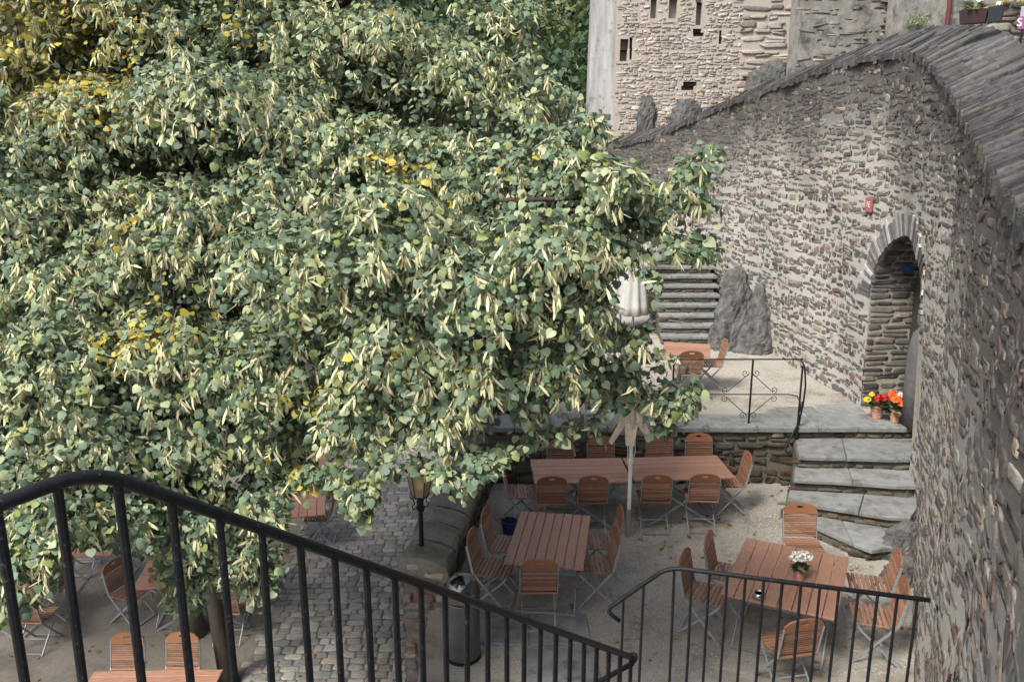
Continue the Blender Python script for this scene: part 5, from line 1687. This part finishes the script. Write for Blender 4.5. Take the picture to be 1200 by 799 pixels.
LP, LN, LD, LS, LC, curl = LP[kp], LN[kp], LD[kp], LS[kp], LC[kp], curl[kp]
V = cards(LP, LN, LD, LS, leaf_T, curl)
# the 300 leaves that show largest
x, y, Z = project(LP)
vis = (x > 10) & (x < 840) & (y > 5) & (y < 720)
score = np.where(vis, LS / Z, 0)
# only leaves that nothing nearer covers: coarse depth grid
gx = np.clip((np.nan_to_num(x) / 9).astype(int), 0, 140); gy = np.clip((np.nan_to_num(y) / 9).astype(int), 0, 100)
gd = np.full((141, 101), 1e9)
np.minimum.at(gd, (gx, gy), np.where(vis, Z, 1e9))
score = np.where(vis & (Z <= gd[gx, gy] + .02), score, 0)
big = np.argsort(-score)[:300]
for i in big:
    c0 = LP[i]
    me = fast_mesh('leaf', V[i] - c0, leaf_F, np.repeat(LC[i:i + 1], 11, 0))
    o = link('leaf', me, MAT['leaf'], linden)
    o.matrix_parent_inverse = Matrix.Translation(-linden.location)
    o.location = c0
keep = np.ones(len(LP), bool); keep[big] = False
k = int(keep.sum())
me = fast_mesh('crown', V[keep].reshape(-1, 3), (leaf_F[None] + 11 * np.arange(k)[:, None, None]).reshape(-1, 3), np.repeat(LC[keep], 11, 0))
link('crown', me, MAT['leaf'], linden, True, 'stuff')
bx_, by__, bz_ = project(BP)
kp = ~(by__ > np.interp(bx_, _bx, _by) - 14 + rng.normal(0, 7, len(bx_)))
BP, BN, BD, BS, BC = BP[kp], BN[kp], BD[kp], BS[kp], BC[kp]
cb = rng.normal(.3, 1.3, len(BP))
Vb = cards(BP, BN, BD, BS, brac_T, cb)
k = len(BP)
me = fast_mesh('bracts', Vb.reshape(-1, 3), (brac_F[None] + 8 * np.arange(k)[:, None, None]).reshape(-1, 3), np.repeat(BC, 8, 0))
link('bracts', me, MAT['leaf'], linden, True, 'stuff')
# twigs: thin three-sided stems
TWa = np.concatenate(TW)
tx_, ty_, tz_ = project(TWa[:, 2])
okk = ~((tx_ > np.interp(ty_, [0, 40, 80, 100, 125], [630, 616, 630, 650, 690])) & (ty_ < 125)) & ~(((tx_ - 800) / 40) ** 2 + ((ty_ - 385) / 30) ** 2 < 1) & ~(ty_ > np.interp(tx_, _bx, _by) - 6) & ~((np.abs(tx_ - 739) < 26) & (np.abs(ty_ - 345) < 36)) & ~((tx_ > 765) & (ty_ > 298) & (ty_ < 410))
TWa = TWa[okk]
m_ = len(TWa)
ring = []
for k in range(3):
    a_ = 2 * math.pi * k / 3
    off_ = np.array((math.cos(a_), math.sin(a_), 0))
    ring.append(TWa + off_ * (np.array((.0045, .0035, .0025, .0012))[None, :, None]))
ring = np.stack(ring, 2)          # m,4,3,3
F = []
for i_ in range(3):
    for k in range(3):
        k2 = (k + 1) % 3
        F.append((i_ * 3 + k, i_ * 3 + k2, i_ * 3 + 3 + k2, i_ * 3 + 3 + k))
F = (np.array(F)[None] + 12 * np.arange(m_)[:, None, None]).reshape(-1, 4)
link('twigs', fast_mesh('twigs', ring.reshape(-1, 3), F), MAT['bark'], linden, True, 'stuff')
# trunk and limbs
mb = MB(); mb.tube([(TB.x, TB.y, YARD - .1), (TB.x, TB.y, YARD + .3), (TB.x + .05, TB.y, 1.0), (TB.x + .12, TB.y - .1, 3.5), (TB.x + .25, TB.y - .25, 6.0), (TB.x + .4, TB.y - .3, 8.8)], [.27, .19, .17, .15, .11, .05], 16)
mb.build('trunk', MAT['bark'], linden, True, smooth=True)
T2 = U(266, 800, z=YARD)
mb = MB(); mb.tube([(T2.x + .04, T2.y, YARD - .1), (T2.x, T2.y, YARD + .25), (T2.x - .12, T2.y + .05, 0.2), (T2.x - .25, T2.y + .1, 1.8), (T2.x - .1, T2.y, 3.6), (T2.x + .2, T2.y - .3, 5.2)], [.15, .105, .09, .08, .065, .04], 14)
mb.build('side_stem', MAT['dark_bark'], linden, True, smooth=True)
for q, (a, b, c, r_) in enumerate(CL):
    if q % 2 and c > 7.5: continue
    e_ = U(a, b, y=c)
    hs_ = min(max(e_.z - 1.3, .6), 7.2)
    f_ = (hs_ - YARD) / 10
    s_ = Vector((TB.x + .04 + .3 * f_, TB.y - .25 * f_, hs_))
    e_ = e_ + Vector((0, 0, -.12)); mid = s_.lerp(e_, .5) + Vector((0, .25, .10))
    pts = [s_, s_.lerp(mid, .5) + Vector((0, 0, .08)), mid, mid.lerp(e_, .55) + Vector((0, 0, .10)), e_]
    mb = MB(); mb.tube(pts, [.07, .055, .04, .026, .012], 8)
    mb.build('limb', MAT['dark_bark'], linden, True, smooth=True)

# fallen leaves on the gravel
def fallen(n, xr_, yr_, z, label):
    P_ = np.stack([rng.uniform(*xr_, n), rng.uniform(*yr_, n), np.full(n, z)], 1)
    N_ = nrm(np.array((0, 0, 1.)) + rng.normal(0, .18, (n, 3)))
    D_ = rng.normal(0, 1, (n, 3)); D_ = nrm(D_ - N_ * np.sum(D_ * N_, -1, keepdims=True))
    S_ = rng.uniform(.03, .065, n)
    V_ = cards(P_, N_, D_, S_, leaf_T, rng.normal(0, .3, n))
    C_ = np.array([(.36, .26, .06), (.22, .15, .07), (.30, .27, .12), (.16, .12, .07)])[rng.integers(0, 4, n)]
    tag(link('fallen_leaves', fast_mesh('fallen_leaves', V_.reshape(-1, 3), (leaf_F[None] + 11 * np.arange(n)[:, None, None]).reshape(-1, 3), np.repeat(C_, 11, 0)), MAT['leaf']), label, None, None, 'stuff')
fallen(260, (-.4, 4.6), (7.6, 12.9), .014, 'dry fallen leaves scattered on the dining terrace')
fallen(220, (-.1, 3.6), (12.1, 13.0), .016, 'brown leaf litter drifted against the terrace wall')
fallen(260, (-7, -1.5), (8.4, 16), YARD + .014, 'dry fallen leaves scattered over the lower courtyard')
